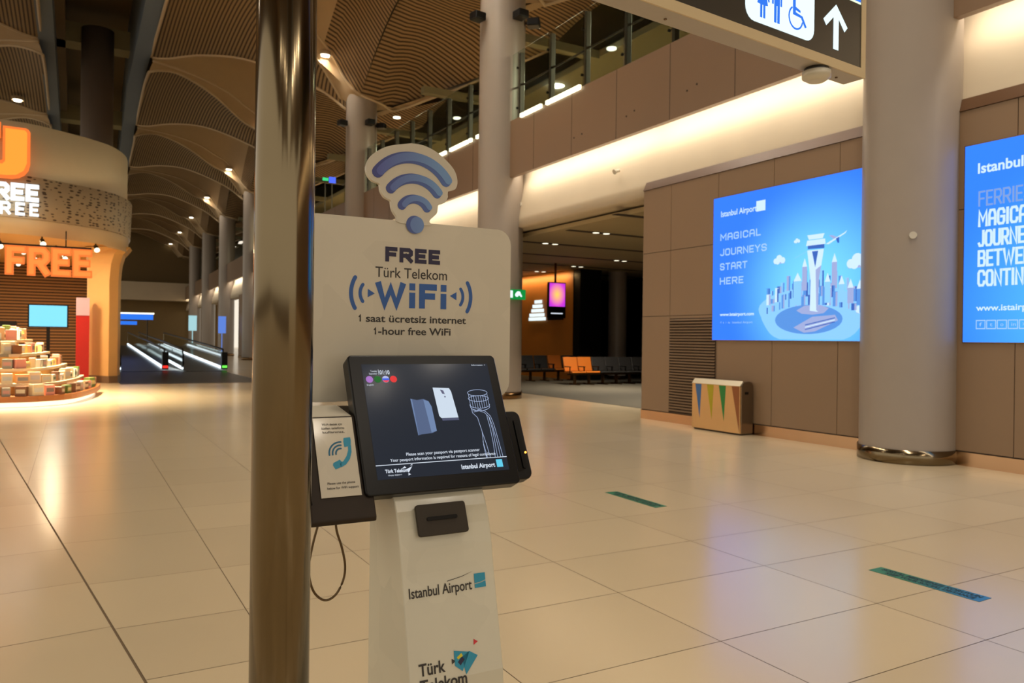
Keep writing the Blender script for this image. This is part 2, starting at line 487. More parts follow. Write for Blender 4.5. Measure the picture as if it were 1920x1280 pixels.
def arcband(c, r, a0, a1, t, n=16, sx=1, sy=1):
    """outline of a thick arc with round ends, angles in degrees"""
    o = []; 
    for i in range(n + 1):
        a = math.radians(a0 + (a1 - a0) * i / n); o.append((c[0] + (r + t / 2) * math.cos(a) * sx, c[1] + (r + t / 2) * math.sin(a) * sy))
    a = math.radians(a1); e = (c[0] + r * math.cos(a) * sx, c[1] + r * math.sin(a) * sy); sg = 1 if a1 > a0 else -1
    for k in range(1, 6):
        q = a + sg * math.pi * k / 6; o.append((e[0] + t / 2 * math.cos(q), e[1] + t / 2 * math.sin(q)))
    for i in range(n, -1, -1):
        a = math.radians(a0 + (a1 - a0) * i / n); o.append((c[0] + (r - t / 2) * math.cos(a) * sx, c[1] + (r - t / 2) * math.sin(a) * sy))
    a = math.radians(a0); e = (c[0] + r * math.cos(a) * sx, c[1] + r * math.sin(a) * sy)
    for k in range(1, 6):
        q = a + math.pi + sg * math.pi * k / 6; o.append((e[0] + t / 2 * math.cos(q), e[1] + t / 2 * math.sin(q)))
    return o


def circ(c, r, n=24, sy=1): return [(c[0] + r * math.cos(2 * math.pi * i / n), c[1] + r * sy * math.sin(2 * math.pi * i / n)) for i in range(n)]


def rrect(x0, x1, y0, y1, r, n=5):
    o = []
    for cx, cy, a in ((x1 - r, y0 + r, -90), (x1 - r, y1 - r, 0), (x0 + r, y1 - r, 90), (x0 + r, y0 + r, 180)):
        for i in range(n + 1):
            q = math.radians(a + 90 * i / n); o.append((cx + r * math.cos(q), cy + r * math.sin(q)))
    return o


def bend(y): return max(0.0, y - 38) * 0.026


X_, Y_, Z_ = Vector((1, 0, 0)), Vector((0, 1, 0)), Vector((0, 0, 1))

# ------------------------------------------------------------------ floor
fl = MB()
G = 0.0022
xs = [2.845 + 1.222 * k for k in range(-2, 8)]
ys = [2.256, 2.876, 3.72, 4.44, 5.307, 6.42]
while ys[-1] < 36:
    for d in (0.9, 1.13, 0.9): ys.append(ys[-1] + d)
b0 = []; yy = 2.256
for d in (0.9, 0.75, 1.13, 0.9) * 4: yy -= d; b0.append(yy)
ys = b0[::-1] + ys


def seam_x(y): return 0.62 - 0.118 * y * 1.0 if y < 2 else 0.75 - 0.1255 * y


def clip_tile(x0, x1, y0, y1, side):
    # side +1 keeps the right of the seam, -1 the left; seam is a straight line x = 0.75-0.1255*y
    pts = [(x0, y0), (x1, y0), (x1, y1), (x0, y1)]; out = []
    fn = lambda p: (p[0] - (0.75 - 0.1255 * p[1]) - side * 0.006) * side
    for i in range(4):
        a, c = pts[i], pts[(i + 1) % 4]; fa, fc = fn(a), fn(c)
        if fa >= 0: out.append(a)
        if (fa > 0) != (fc > 0):
            t = fa / (fa - fc); out.append((a[0] + (c[0] - a[0]) * t, a[1] + (c[1] - a[1]) * t))
    return out


allx = [0.84 - 1.222 * k for k in range(1, 6)][::-1] + [0.84] + [1.72] + [2.845 + 1.222 * k for k in range(0, 12)]
for i in range(len(allx) - 1):
    for j in range(len(ys) - 1):
        p = clip_tile(allx[i] + G, allx[i + 1] - G, ys[j] + G, ys[j + 1] - G, 1)
        if len(p) > 2: fl.add([(a, c, 0) for a, c in p], [tuple(range(len(p)))])
# field left of the expansion joint, laid at its own angle
ang = math.radians(6.8); ca, sa = math.cos(ang), math.sin(ang)
for i in range(-8, 2):
    for j in range(-6, 26):
        q = []
        for a, c in ((i * 1.8 + G, j * .9 + G), (i * 1.8 + 1.8 - G, j * .9 + G), (i * 1.8 + 1.8 - G, j * .9 + .9 - G), (i * 1.8 + G, j * .9 + .9 - G)):
            q.append((ca * a - sa * c + 1.6, sa * a + ca * c + 1.03))
        o = []
        fn = lambda p: -(p[0] - (0.75 - 0.1255 * p[1]) + 0.006)
        for k in range(4):
            a, c = q[k], q[(k + 1) % 4]; fa, fc = fn(a), fn(c)
            if fa >= 0: o.append(a)
            if (fa > 0) != (fc > 0):
                t = fa / (fa - fc); o.append((a[0] + (c[0] - a[0]) * t, a[1] + (c[1] - a[1]) * t))
        if len(o) > 2: fl.add([(a, c, 0) for a, c in o], [tuple(range(len(o)))])
fl.add([(-40, -14, -.003), (30, -14, -.003), (30, 110, -.003), (-40, 110, -.003)], [(0, 1, 2, 3)], 1)
fl.add([(-40, 36.8, -.0015), (30, 36.8, -.0015), (30, 110, -.0015), (-40, 110, -.0015)], [(0, 1, 2, 3)], 0)
struct(fl, 'floor', [M['tile'], M['grout']])
c = MB(); c.box(11.05, 22, 9, 36, 0.001, 0.006); struct(c, 'floor_gate_carpet', M['carpet'])
c = MB(); c.box(1.25, 5.6, 26.3, 36.2, 0.001, 0.006); struct(c, 'floor_travelator_landing', M['walk_dark'])

# ------------------------------------------------------------------ right wall
WX = 9.68
PB = 1.222


def clad(y0, y1, first, name='wall_right', zt=4.43, near=True):
    bx = bend((y0 + y1) / 2)
    wl = MB()
    zs = [0.18, 1.98, 3.20, zt] if near else [0.18, 3.2, zt]
    seams = [y0]; y = first
    while y < y1 - .05:
        if y > y0 + .05: seams.append(y)
        y += PB
    seams.append(y1)
    wl.box(WX + .012 + bx, WX + .4 + bx, y0, y1, 0, zt, 1)
    for i in range(len(seams) - 1):
        a, c_ = seams[i], seams[i + 1]
        zz = zs if near and a >= 9.9 and a < 12 else [0.18, 3.2, zt]
        for j in range(len(zz) - 1):
            wl.box(WX + bx, WX + .013 + bx, a + .005, c_ - .005, zz[j] + .005, zz[j + 1] - .005, 0)
    struct(wl, name, [M['panel_brown'], M['seam']])
    t = MB(); t.box(WX - .012 + bx, WX + .0 + bx, y0, y1, 0.0, 0.17); struct(t, 'baseboard_right', M['copper_steel'])


clad(-12, 12.0, 8.75 - PB * 17)
clad(18.25, 23.3, 18.25)
for k in range(3, 8):
    y0 = 6.35 + 11.3 * (k - 1) + .6
    clad(y0, y0 + 5.1, y0, near=False)
# wedge shaped steel reveal on top of the cladding and the lit plaster above it
t = MB(); t.prism([(WX - .02, -12, 4.43), (WX + .25, -12, 4.43), (WX + .25, -12, 4.62), (WX + .06, -12, 4.60)], (0, 24, 0))
struct(t, 'trim_1', M['reveal'])
pl = MB()
for y0, y1 in [(-12, 40)] + [(40 + 10 * i, 50 + 10 * i) for i in range(6)]:
    rows = []
    for y in (y0, y1):
        bx = bend(y)
        prof = [(9.76, 4.35), (9.78, 4.6), (9.86, 5.0), (9.98, 5.35), (10.08, 5.6), (10.12, 5.95)]
        rows.append([(a + bx, y, c_) for a, c_ in prof])
    pl.grid(rows)
    pl.grid([[(9.76 + bend(y), y, 4.35), (9.98 + bend(y), y, 4.35), (10.4 + bend(y), y, 4.35)] for y in (y0, y1)])
struct(pl, 'wall_right_plaster', M['plaster'])

# mezzanine edge
fa = MB()
seg = [(-12, 38)] + [(38 + 12 * i, 50 + 12 * i) for i in range(5)]
for y0, y1 in seg:
    a, c_ = bend(y0), bend(y1)
    prof = [(9.50, 5.57), (9.50, 6.98), (9.66, 6.98), (20, 6.98), (20, 6.80), (9.62, 6.80), (9.62, 5.57)]
    n = len(prof)
    vs = [(px + a, y0, z) for px, z in prof] + [(px + c_, y1, z) for px, z in prof]
    fa.add(vs, [(i, (i + 1) % n, n + (i + 1) % n, n + i) for i in range(n)], 0)
    vs = [(9.62 + a, y0, 5.95), (10.3 + a, y0, 5.95), (9.62 + c_, y1, 5.95), (10.3 + c_, y1, 5.95)]
    fa.add(vs, [(0, 1, 3, 2)], 0)
y = -10.0
for i in range(30):
    fa.box(9.497, 9.502, y, y + .012, 5.57, 6.98, 1); y += 1.62
for yy_, zz_ in ((12.35, 5.95), (12.1, 6.0), (10.6, 5.98), (10.35, 6.03), (8.85, 6.42), (8.62, 6.44), (13.9, 5.95), (14.2, 5.93), (7.1, 5.98), (6.9, 6.0)):
    fa.cyl((9.49, yy_, zz_), (9.505, yy_, zz_), .018, mi=1, n=10)
struct(fa, 'wall_mezzanine_fascia', [M['fascia'], M['seam']])
# mezzanine room behind the balustrade
mz = MB(); mz.box(18, 18.2, -12, 98, 6.98, 13.2); struct(mz, 'wall_mezzanine_back', M['mezz_wall'])
mz = MB(); mz.box(14.3, 18.2, -12, 98, 10.4, 10.6)
for i in range(16): mz.box(10.9, 14.3, -10 + i * 6, -9.7 + i * 6, 10.35, 10.6)
mz.box(10.9, 18.2, -12, 98, 13.0, 13.2); struct(mz, 'ceiling_mezzanine', M['mezz_wall'])

# balustrade: every post a thing, every pane a thing
post0 = None
py = [15.31 + 1.42 * i for i in range(-6, 11)]
CYS = (6.35, 17.65, 28.95)
R2 = .63
nr = nl = 0
for i in sorted(range(len(py)), key=lambda i: (py[i] > 17, py[i] if py[i] > 17 else -py[i])):
    y = py[i]
    if any(abs(y - c_) < R2 + .1 for c_ in CYS): continue
    if y < 17: lb = '%s dark balustrade post to the right of the second column' % ORD[nr]; nr += 1
    else: lb = '%s dark balustrade post to the left of the second column' % ORD[nl]; nl += 1
    if post0 is None:
        y0_ = y
        t = thing('balustrade_post', (9.6, y, 6.98), lb, 'post', 'posts of the mezzanine balustrade')
        p = MB(); p.box(9.55, 9.67, y - .045, y + .045, 6.98, 8.6); p.build('post_body', M['dark_post'], t, bevel=.01)
        for z in (7.3, 8.3):
            q = MB(); q.cyl((9.6, y, z), (9.60, y + .16, z - .03), .014, n=8); q.cyl((9.60, y + .14, z - .03), (9.56, y + .14, z - .03), .03, n=10)
            q.build('glass_clamp', M['black'], t)
        post0 = t
    else:
        copy_tree(post0, (9.6, y, 6.98), lb)
nr = nl = 0
edges = [(py[i], py[i] + 1.42) for i in range(len(py))]
for a, c_ in sorted(edges, key=lambda e: (e[0] > 17.2, e[0] if e[0] > 17.2 else -e[0])):
    parts = [(a + .02, c_ - .02)]
    for cc in CYS:
        if c_ > cc - R2 and a < cc + R2: parts = [q for q in ((a + .02, min(c_ - .02, cc - R2)), (max(a + .02, cc + R2), c_ - .02)) if q[1] - q[0] > .12]
    for y0, y1 in parts:
        if y0 < 17.2: lb = '%s clear glass pane to the right of the second column, above the fascia' % ORD[nr]; nr += 1
        else: lb = '%s clear glass pane to the left of the second column, above the fascia' % ORD[nl]; nl += 1
        tag(MB().box(9.515, 9.527, y0, y1, 6.99, 8.62).build('glass_pane', M['glass']), lb, 'glass pane', 'panes of the mezzanine balustrade')
hr = MB(); hr.tube([(9.78, -9, 7.9), (9.78, 32, 7.9)], .025)
tag(hr.build('handrail', M['dark_post']), 'long dark handrail behind the mezzanine glass', 'handrail')
# lit strip segments on the mezzanine edge
ls = [(13.95, 15.15), (15.2, 15.32), (15.55, 16.3), (16.35, 16.5), (18.3, 18.9), (19.2, 19.35), (19.45, 20.6), (20.9, 21.5)]
lsn = ['long lit strip at the foot of the glass, right of the second column', 'tiny lit strip next to the long strip right of the second column',
       'shorter lit strip touching the right side of the second column', 'small lit strip end at the right side of the second column',
       'lit strip just left of the second column', 'tiny lit strip between two strips left of the second column',
       'long lit strip left of the second column above the signal icon', 'lit strip at the right edge of the signal icon board']
for (a, c_), lb in zip(ls, lsn):
    o = MB().box(9.44, 9.50, a, c_, 6.93, 7.02).build('edge_light_strip', M['led_yellow'])
    tag(o, lb, 'light strip', 'lit strips along the mezzanine edge')

# ------------------------------------------------------------------ columns
CY = [6.35 + 11.3 * k for k in range(8)]
clab = ['massive grey round column with steel foot between the two blue posters',
        'round brown column behind the right edge of the wifi sign board',
        'slender looking round column rising behind the signal icon at the left',
        'far round column hidden mostly by the steel pole',
        'far round column just left of the steel pole',
        'second far round column left of the steel pole, beside the travelators',
        'third far round column left of the steel pole', 'farthest round column at the corridor end']
R_ = 0.585
for k, y in enumerate(CY):
    cx = 9.56 + bend(y); top = 10.75
    t = thing('column', (cx, y, 0), clab[k], 'column')
    p = MB(); p.cyl((cx, y, 0), (cx, y, top), R_, n=64, caps=False); p.build('shaft', M['column'], t)
    p = MB(); p.cyl((cx, y, 0), (cx, y, .18), R_ + .02, n=64); p.build('base_ring', M['steel'] if k == 0 else M['dark_steel'], t)
# small disc on the near column
n_ = Vector((-0.80, -0.6, 0)).normalized()
o = MB(); c0 = Vector((9.56, 6.35, 2.86)) + n_ * R_
o.cyl(c0, c0 + n_ * .03, .045, n=20)
tag(o.build('wall_sensor', M['white_board']), 'small pale oval sensor on the big grey column', 'sensor')
# black floodlights around the column heads
def flood(cx, y, a, lb):
    d = Vector((math.cos(a), math.sin(a), 0)); base = Vector((cx, y, 9.6)) + d * R_
    t = thing('floodlight', base, lb, 'floodlight')
    sd = Vector((-d.y, d.x, 0))
    p = MB(); p.obox(base - sd * .15 - Z_ * .1 + d * .06, sd * .3, d * .32, Z_ * .2); h = p.build('housing', M['black'], t, bevel=.03)
    q = MB(); q.cyl(base, base + d * .08, .03, n=8); q.build('bracket', M['black'], t)
for k, w_ in ((1, 'second'), (2, 'third')):
    for a, s_ in ((math.radians(190), 'left'), (math.radians(275), 'front right'), (math.radians(320), 'rear right')):
        flood(9.56, CY[k], a, 'black floodlight on the %s side of the %s column head' % (s_, w_))
for a, s_ in ((math.radians(200), 'left'), (math.radians(290), 'right')):
    flood(9.56 + bend(CY[3]), CY[3], a, 'far black floodlight on the %s of the column behind the steel pole' % s_)

# ------------------------------------------------------------------ vaulted ceiling
def interp(pts, s):
    # arc length parameter s in 0..1 with smooth catmull
    L = [0]
    for i in range(1, len(pts)): L.append(L[-1] + (Vector(pts[i]) - Vector(pts[i - 1])).length)
    d = s * L[-1]
    for i in range(1, len(pts)):
        if d <= L[i] + 1e-9:
            t = (d - L[i - 1]) / (L[i] - L[i - 1])
            p0 = Vector(pts[max(i - 2, 0)]); p1 = Vector(pts[i - 1]); p2 = Vector(pts[i]); p3 = Vector(pts[min(i + 1, len(pts) - 1)])
            return 0.5 * ((2 * p1) + (-p0 + p2) * t + (2 * p0 - 5 * p1 + 4 * p2 - p3) * t * t + (-p0 + 3 * p1 - 3 * p2 + p3) * t ** 3)
    return Vector(pts[-1])


LOW = [(2.5, -6.15, 11.95), (2.75, -6.0, 12.1), (3.75, -4.8, 12.5), (5.3, -3.05, 12.4), (7.0, -1.0, 11.9), (7.8, -.25, 11.72), (8.5, .1, 11.0), (8.9, .25, 10.5)]
UPP = [(2.65, -6.35, 12.35), (3.2, -5.72, 12.48), (3.81, -5.05, 12.6), (4.8, -3.95, 12.72), (6.08, -2.5, 12.74), (6.98, -1.5, 12.53), (7.65, -.8, 12.40), (8.3, -.4, 11.95), (8.85, -.35, 11.1), (9.3, -.65, 10.6)]
UPR = [(9.3, -.65, 10.6), (10.2, -.5, 10.45), (10.9, 0, 10.42), (12, -1.6, 10.76), (13, -3.2, 11.1), (14.5, -5.6, 11.7)]
TOP = [(2.55, -6.4, 12.5), (3.05, -6.7, 12.42), (4.3, -7.65, 12.5), (5.88, -8.9, 12.2), (7.95, -10.5, 11.1), (8.97, -11.2, 10.2)]


def off(pts, dy, mir=False):
    o = []
    for x, y, z in pts:
        o.append(((1.4 - x) if mir else x + bend(y + dy), y + dy, z))
    return o


def vault_bay(yc, mir, k):
    N = 22
    low, upp, top = off(LOW, yc, mir), off(UPP, yc, mir), off(TOP, yc, mir)
    lowp = off(LOW, yc - 11.3, mir)
    b = MB()
    # slatted leaf between the previous rim and this bay's crest, sampled by x so the slats run along the hall
    rows = []
    for i in range(N + 1):
        s = i / N; A, B_ = interp(lowp, s), interp(top, s)
        rows.append([A + (B_ - A) * (j / 8) + Z_ * .25 * math.sin(math.pi * j / 8) for j in range(9)])
    b.grid(rows, 0)
    # smooth lunette, slatted close to the columns
    rows = []
    for i in range(N + 1):
        s = i / N; A, B_ = interp(top, s), interp(upp, s)
        bulge = 2.3 * math.sin(math.pi / 2 * s) ** 1.6
        rows.append([A + (B_ - A) * (j / 12) + Z_ * bulge * math.sin(math.pi * j / 12) for j in range(13)])
    cut = int(N * (.78 if yc < 30 else .92))
    b.grid(rows[:cut + 1], 1); b.grid(rows[cut:], 2)
    if not mir:
        uu = off(UPR, yc); up = off([(x, -11.3 - .1 * (i), z) for i, (x, y, z) in enumerate(UPR)], yc)
        rows = []
        for i in range(13):
            s = i / 12; A = interp(up, s); B_ = interp(uu, s)
            bulge = .5 + 1.8 * math.cos(math.pi / 2 * s)
            rows.append([A + (B_ - A) * (j / 12) + Z_ * bulge * math.sin(math.pi * j / 12) for j in range(13)])
        b.grid(rows, 2)
    # smooth rib between the two rims, with thin raised lips
    rows = []
    lowx = low
    for i in range(N + 1):
        s = i / N; A, B_ = interp(lowx, s), interp(upp, s); rows.append([A, A + (B_ - A) * .5 + Z_ * .03, B_])
    b.grid(rows, 1)
    if not mir:
        b.grid([[interp(off(UPR, yc), i / 8), interp(off([(9.3 + j * .25, .6 - .02 * j, 10.3) for j in range(6)], yc), i / 8)] for i in range(9)], 1)
        b.grid([[interp(low, .8 + .2 * i / 5), Vector((9.56 + bend(yc), yc, 10.55))] for i in range(6)], 1)
        b.grid([[interp(upp, .8 + .2 * i / 5), Vector((9.56 + bend(yc), yc, 10.6))] for i in range(6)], 1)
    for crv in (low, upp, top, lowp[:1] + [((2.5 + bend(yc - 12)) if not mir else -1.1, yc - 11.3 - 3, 12.2), top[0]]):
        b.tube([interp(crv, i / N) for i in range(N + 1)], .055, n=6, mi=3)
    if not mir: b.tube([interp(off(UPR, yc), i / 10) for i in range(11)], .055, n=6, mi=3)
    # edge strip to the long beam
    x0 = 2.5 if not mir else -1.1
    struct(b, 'ceiling', [M['slat_y'], M['beige'], M['slat_x'], M['lip']])


for k in range(-1, 9):
    vault_bay(6.35 + 11.3 * k, False, k)
    if k < 7: vault_bay(6.35 + 11.3 * k, True, k)
# closing shells above the vaults
b = MB(); b.box(2.3, 18, -16, 102, 15.2, 15.3); b.box(-14, -1, -16, 102, 15.2, 15.3); struct(b, 'ceiling_upper', M['brown_ceiling'])
b = MB()
for y0, y1 in [(-14, 38)] + [(38 + 12 * i, 50 + 12 * i) for i in range(5)]:
    a, c_ = bend(y0), bend(y1)
    for xa, xb in ((1.95, 2.52),):
        b.prism([(xa + a, y0, 12.42), (xb + a, y0, 12.42), (xb + a, y0, 15.2), (xa + a, y0, 15.2)], (c_ - a, y1 - y0, 0))
struct(b, 'trim_2', M['beam'])
b = MB(); b.box(-1.25, -.72, -14, 98, 12.42, 15.2); struct(b, 'trim_3', M['beam'])
b = MB(); b.box(-.9, 3.2, -14, 98, 15.0, 15.2)
for y, z in ((14, 13.4), (25, 13.4), (36.4, 13.4), (48, 13.0), (59.5, 13.2), (71, 13.2)): b.box(-.75, 2.4, y, y + 1.0, z, z + .8, 1)
b.box(-.75, -.4, -14, 98, 13.4, 15, 0)
struct(b, 'ceiling_skylight', [M['brown_ceiling'], M['cross']])
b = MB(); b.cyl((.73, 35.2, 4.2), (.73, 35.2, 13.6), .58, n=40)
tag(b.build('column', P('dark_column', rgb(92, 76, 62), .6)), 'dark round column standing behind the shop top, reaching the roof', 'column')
# downlights in the ribs
d0 = None
dl_lab = {2: 'bright round downlight in the ceiling rib just right of the steel pole'}
for i, p in enumerate(DL + [(8.0 + bend(6.35 + 11.3 * k), 6.35 + 11.3 * k - .35, 11.95) for k in range(6, 9)]):
    y = p[1]
    if y < 0: lb = 'round downlight in the ceiling rib behind the viewer'
    elif y < 15: lb = 'round downlight in the ceiling rib over the big grey column'
    elif y < 20: lb = 'round downlight in the ceiling rib over the second column'
    elif y < 30: lb = dl_lab[2]
    else: lb = '%s small round downlight along the far corridor vault, counted from the steel pole' % ORD[min(7, int((y - 30) / 11.3))]
    if d0 is None:
        t = thing('downlight', p, lb, 'downlight', 'downlights in the vault ribs')
        q = MB(); q.cyl((p[0], p[1], p[2] + .12), (p[0], p[1], p[2] - .03), .24, n=28, caps=False)
        q.cyl((p[0], p[1], p[2] + .10), (p[0], p[1], p[2] + .12), .24, n=28); q.build('housing', M['lip'], t)
        q = MB(); q.cyl((p[0], p[1], p[2] - .0), (p[0], p[1], p[2] - .08), .19, .15, n=28); q.build('lens', M['lamp_warm'], t)
        d0 = t
    else:
        copy_tree(d0, p, lb)
for q, yc in enumerate((-4.95, 6.35, 17.65)):
    for i, (x, dy, z) in enumerate(ADDED_RIB_LAMPS):  # fittings for the added rib lamps
        for mir in (0, 1):
            copy_tree(d0, (1.4 - x if mir else x, yc + dy, z), '%s added downlight from the long beam on the %s near vault rib, %s side' % (ORD[i], ORD[q], ('right', 'left')[mir]))
copy_tree(d0, (-2.37, 42.8, 12.35), 'small bright downlight on the dark ceiling rim above the orange letter')

# ------------------------------------------------------------------ vent, posters, bin on the right wall
t = thing('vent_grille', (WX, 10.58, .2), 'brown louvred vent grille at the left end of the wall, behind the bin', 'vent')
p = MB(); p.box(WX - .004, WX - .001, 9.99, 11.19, .19, 1.93); p.build('backing', M['vent_dark'], t)
p = MB()
z = .22
while z < 1.91:
    p.obox((WX - .022, 10.0, z), (0, 1.18, 0), (.016, 0, .014), (0, 0, .016)); z += .052
p.build('louvres', M['slat_brown'], t)

AY, AZ = Vector((0, -1, 0)), Z_
PX = 9.655


def poster_box(t, y0, y1, z0, z1, mat):
    p = MB(); p.box(PX + .002, WX, y1, y0, z0, z1); p.build('frame', M['dark_steel'], t)
    p = MB(); p.box(PX, PX + .004, y1 + .01, y0 - .01, z0 + .01, z1 - .01); return p.build('lit_face', mat, t)


def pt(mb, pts, lift=.001, mi=0):   # points given as (y, z) on the poster
    a = [Vector((PX - lift, y, z)) for y, z in pts]
    # put counter clockwise, thin
    mb.prism(a, (-.0008, 0, 0), mi)


def ptext(mb, s, y, z, width, cap, bold=0.0, mi=0):
    text(mb, s, (PX - .0005, y, z), AY, AZ, width, cap, .0012, bold, mi)


t = thing('light_box_poster', (WX, 8.3, 1.53), 'large blue backlit poster with a white control tower island, left of the big column', 'poster')
poster_box(t, 10.07, 6.55, 1.53, 3.99, M['poster_a'])
q = MB()
ptext(q, 'Istanbul Airport', 9.88, 3.645, .80, .095, .012)
q2 = MB(); pt(q2, [(9.09, 3.63), (9.09, 3.80), (8.90, 3.80), (8.90, 3.63)]); q2.build('logo_square', M['pw'], t)
q.build('airport_lettering', M['pw'], t)
def pblock(t, nm, body, y, z, wd, cap, st, mat, gap=.35):
    q = MB(); block(q, body, (PX - .0005, y, z), AY, AZ, wd, cap, st, .0012, gap); return q.build(nm, mat, t)
for s_, z, wd in (('MAGICAL', 3.235, .90), ('JOURNEYS', 2.975, 1.03), ('START', 2.73, .62), ('HERE', 2.485, .54)): pblock(t, 'slogan_word', s_, 9.89, z, wd, .12, .022, M['pt'], .5)
q = MB(); ptext(q, 'www.istairport.com', 9.88, 1.95, .77, .05, .03); q.build('web_address', M['pw'], t)
q = MB(); ptext(q, 'f  t  i  in  Istanbul Airport', 9.86, 1.82, .72, .035); q.build('social_line', M['pt'], t)
# artwork: round island with a town, a pale tower, clouds and a small aeroplane
ar = MB(); mats = [M['pw'], M['pl'], M['pm'], M['pd'], M['pg']]
island = [(8.05 + .95 * math.cos(a) * (1 + .04 * math.sin(5 * a)), 1.98 + .40 * math.sin(a)) for a in [2 * math.pi * i / 40 for i in range(40)]]
pt(ar, [(y - .05, max(1.56, z - .10)) for y, z in island], .001, 1)
pt(ar, island, .0025, 1)
pt(ar, [(8.05 + .62 * math.cos(a), 1.86 + .22 * math.sin(a)) for a in [2 * math.pi * i / 30 for i in range(30)]], .004, 2)
rnd = random.Random(3)
for r in range(3):
    for i in range(17):
        y = 8.86 - i * .105 + rnd.uniform(-.03, .03); h = rnd.uniform(.08, .26) * (1.2 - abs(y - 8.0) * .5); zb = 2.34 - r * .13 - .14 * ((y - 8.05) / .9) ** 2
        wv = rnd.uniform(.05, .09)
        pt(ar, [(y, zb), (y, zb + h), (y - wv, zb + h), (y - wv, zb)], .005 + r * .0015, rnd.choice([0, 1, 2, 3, 2, 4, 1]))
        pt(ar, [(y - wv * .6, zb), (y - wv * .6, zb + h * .96), (y - wv, zb + h * .96), (y - wv, zb)], .0058 + r * .0015, rnd.choice([2, 3, 4]))
for y, z0, z1, wv, mi in ((8.31, 2.08, 2.45, .15, 1), (8.15, 2.3, 2.66, .09, 4), (7.62, 2.35, 2.69, .09, 4), (7.74, 2.1, 2.41, .10, 1), (7.50, 2.1, 2.36, .1, 1), (7.35, 2.08, 2.3, .1, 4), (7.2, 2.05, 2.28, .1, 2)):
    pt(ar, [(y, z0), (y, z1), (y - wv, z1), (y - wv, z0)], .0105, mi)
    pt(ar, [(y, z1), (y - wv / 2, z1 + .13), (y - wv, z1)], .0105, 0)
pt(ar, [(8.25, 2.0), (8.15, 1.95), (7.95, 1.93), (7.75, 1.95), (7.66, 2.02), (7.8, 2.07), (8.1, 2.07)], .012, 4)
pt(ar, [(8.06, 2.90), (7.99, 2.45), (8.00, 1.99), (7.85, 1.97), (7.84, 2.45), (7.76, 2.90)], .013, 0)
pt(ar, [(7.97, 2.88), (7.91, 2.64), (7.86, 2.88)], .0145, 3)
pt(ar, [(7.90, 2.6), (7.88, 2.0), (7.85, 1.97), (7.84, 2.45), (7.80, 2.66)], .0145, 4)
pt(ar, [(8.05, 2.92), (8.05, 2.99), (7.75, 3.0), (7.75, 2.91)], .015, 3)
pt(ar, [(8.08, 2.97), (8.06, 3.05), (7.74, 3.05), (7.73, 2.97)], .016, 0)
pt(ar, [(8.03, 3.06), (8.06, 3.13), (7.75, 3.13), (7.78, 3.06)], .016, 0)
pt(ar, [(8.30, 1.74), (7.95, 1.90), (7.55, 1.92), (7.50, 1.84), (7.9, 1.68), (8.1, 1.66)], .0145, 4)
for i in range(3): pt(ar, [(8.08, 1.70 + i * .035), (7.55, 1.81 + i * .03), (7.55, 1.825 + i * .03), (8.08, 1.715 + i * .035)], .016, 3 if i != 1 else 0)
for cy, cz, s_ in ((8.60, 2.80, 1.0), (8.26, 3.065, .5), (7.20, 2.66, 1.5), (7.08, 2.0, 1.2)):
    for dy, dz, r in ((.07, -.01, .045), (0, .025, .06), (-.07, -.005, .05), (.03, -.02, .045)):
        pt(ar, [(cy + dy * s_ + a, cz + dz * s_ + b_) for a, b_ in circ((0, 0), r * s_, 14)], .007, 0)
    pt(ar, [(cy + .1 * s_, cz - .055 * s_), (cy + .1 * s_, cz - .03 * s_), (cy - .11 * s_, cz - .03 * s_), (cy - .11 * s_, cz - .055 * s_)], .0065, 4)
pt(ar, [(7.73, 2.965), (7.70, 2.985), (7.42, 3.10), (7.37, 3.13), (7.40, 3.09), (7.68, 2.96)], .008, 0)
pt(ar, [(7.60, 3.03), (7.68, 3.09), (7.62, 3.085), (7.53, 3.05)], .0085, 4); pt(ar, [(7.56, 3.03), (7.50, 2.96), (7.53, 2.965), (7.50, 3.05)], .0085, 3)
pt(ar, [(8.30, 2.80), (7.95, 2.93), (7.95, 2.937), (8.30, 2.808)], .008, 1)
ar.build('artwork', mats, t)

t = thing('light_box_poster', (WX, 4.2, 1.53), 'blue backlit poster with big stacked capital words, right of the big column', 'poster')
poster_box(t, 5.70, 2.1, 1.53, 3.98, M['poster_b'])
q = MB()
ptext(q, 'Istanbul Airport', 5.53, 3.61, 1.12, .12, .025)
q.build('airport_lettering', M['pw'], t)
for s_, z, wd in (('MAGICAL', 2.95, .66), ('JOURNEYS', 2.705, .74), ('BETWEEN', 2.462, .72), ('CONTINENTS', 2.22, .92)): pblock(t, 'slogan_word', s_, 5.52, z, wd, .205, .030, M['pw'], .5)
pblock(t, 'slogan_word', 'FERRIES', 5.52, 3.20, .62, .19, .022, M['ptg'], .45)
q = MB(); ptext(q, 'www.istairport.com', 5.53, 1.925, .98, .07, .02); q.build('web_address', M['pw'], t)
q = MB()
for i in range(6):
    y = 5.53 - i * .125
    for pts in ([(y, 1.70), (y, 1.712), (y - .115, 1.712), (y - .115, 1.70)], [(y, 1.80), (y, 1.812), (y - .115, 1.812), (y - .115, 1.80)], [(y, 1.70), (y, 1.812), (y - .01, 1.812), (y - .01, 1.70)], [(y - .105, 1.70), (y - .105, 1.812), (y - .115, 1.812), (y - .115, 1.70)]): pt(q, pts)
for i, s in enumerate(('f', 't', 'o', 'in', '>')): ptext(q, s, 5.49 - i * .125, 1.735, .035 if s != 'in' else .05, .045)
q.build('icon_row', M['pt'], t)

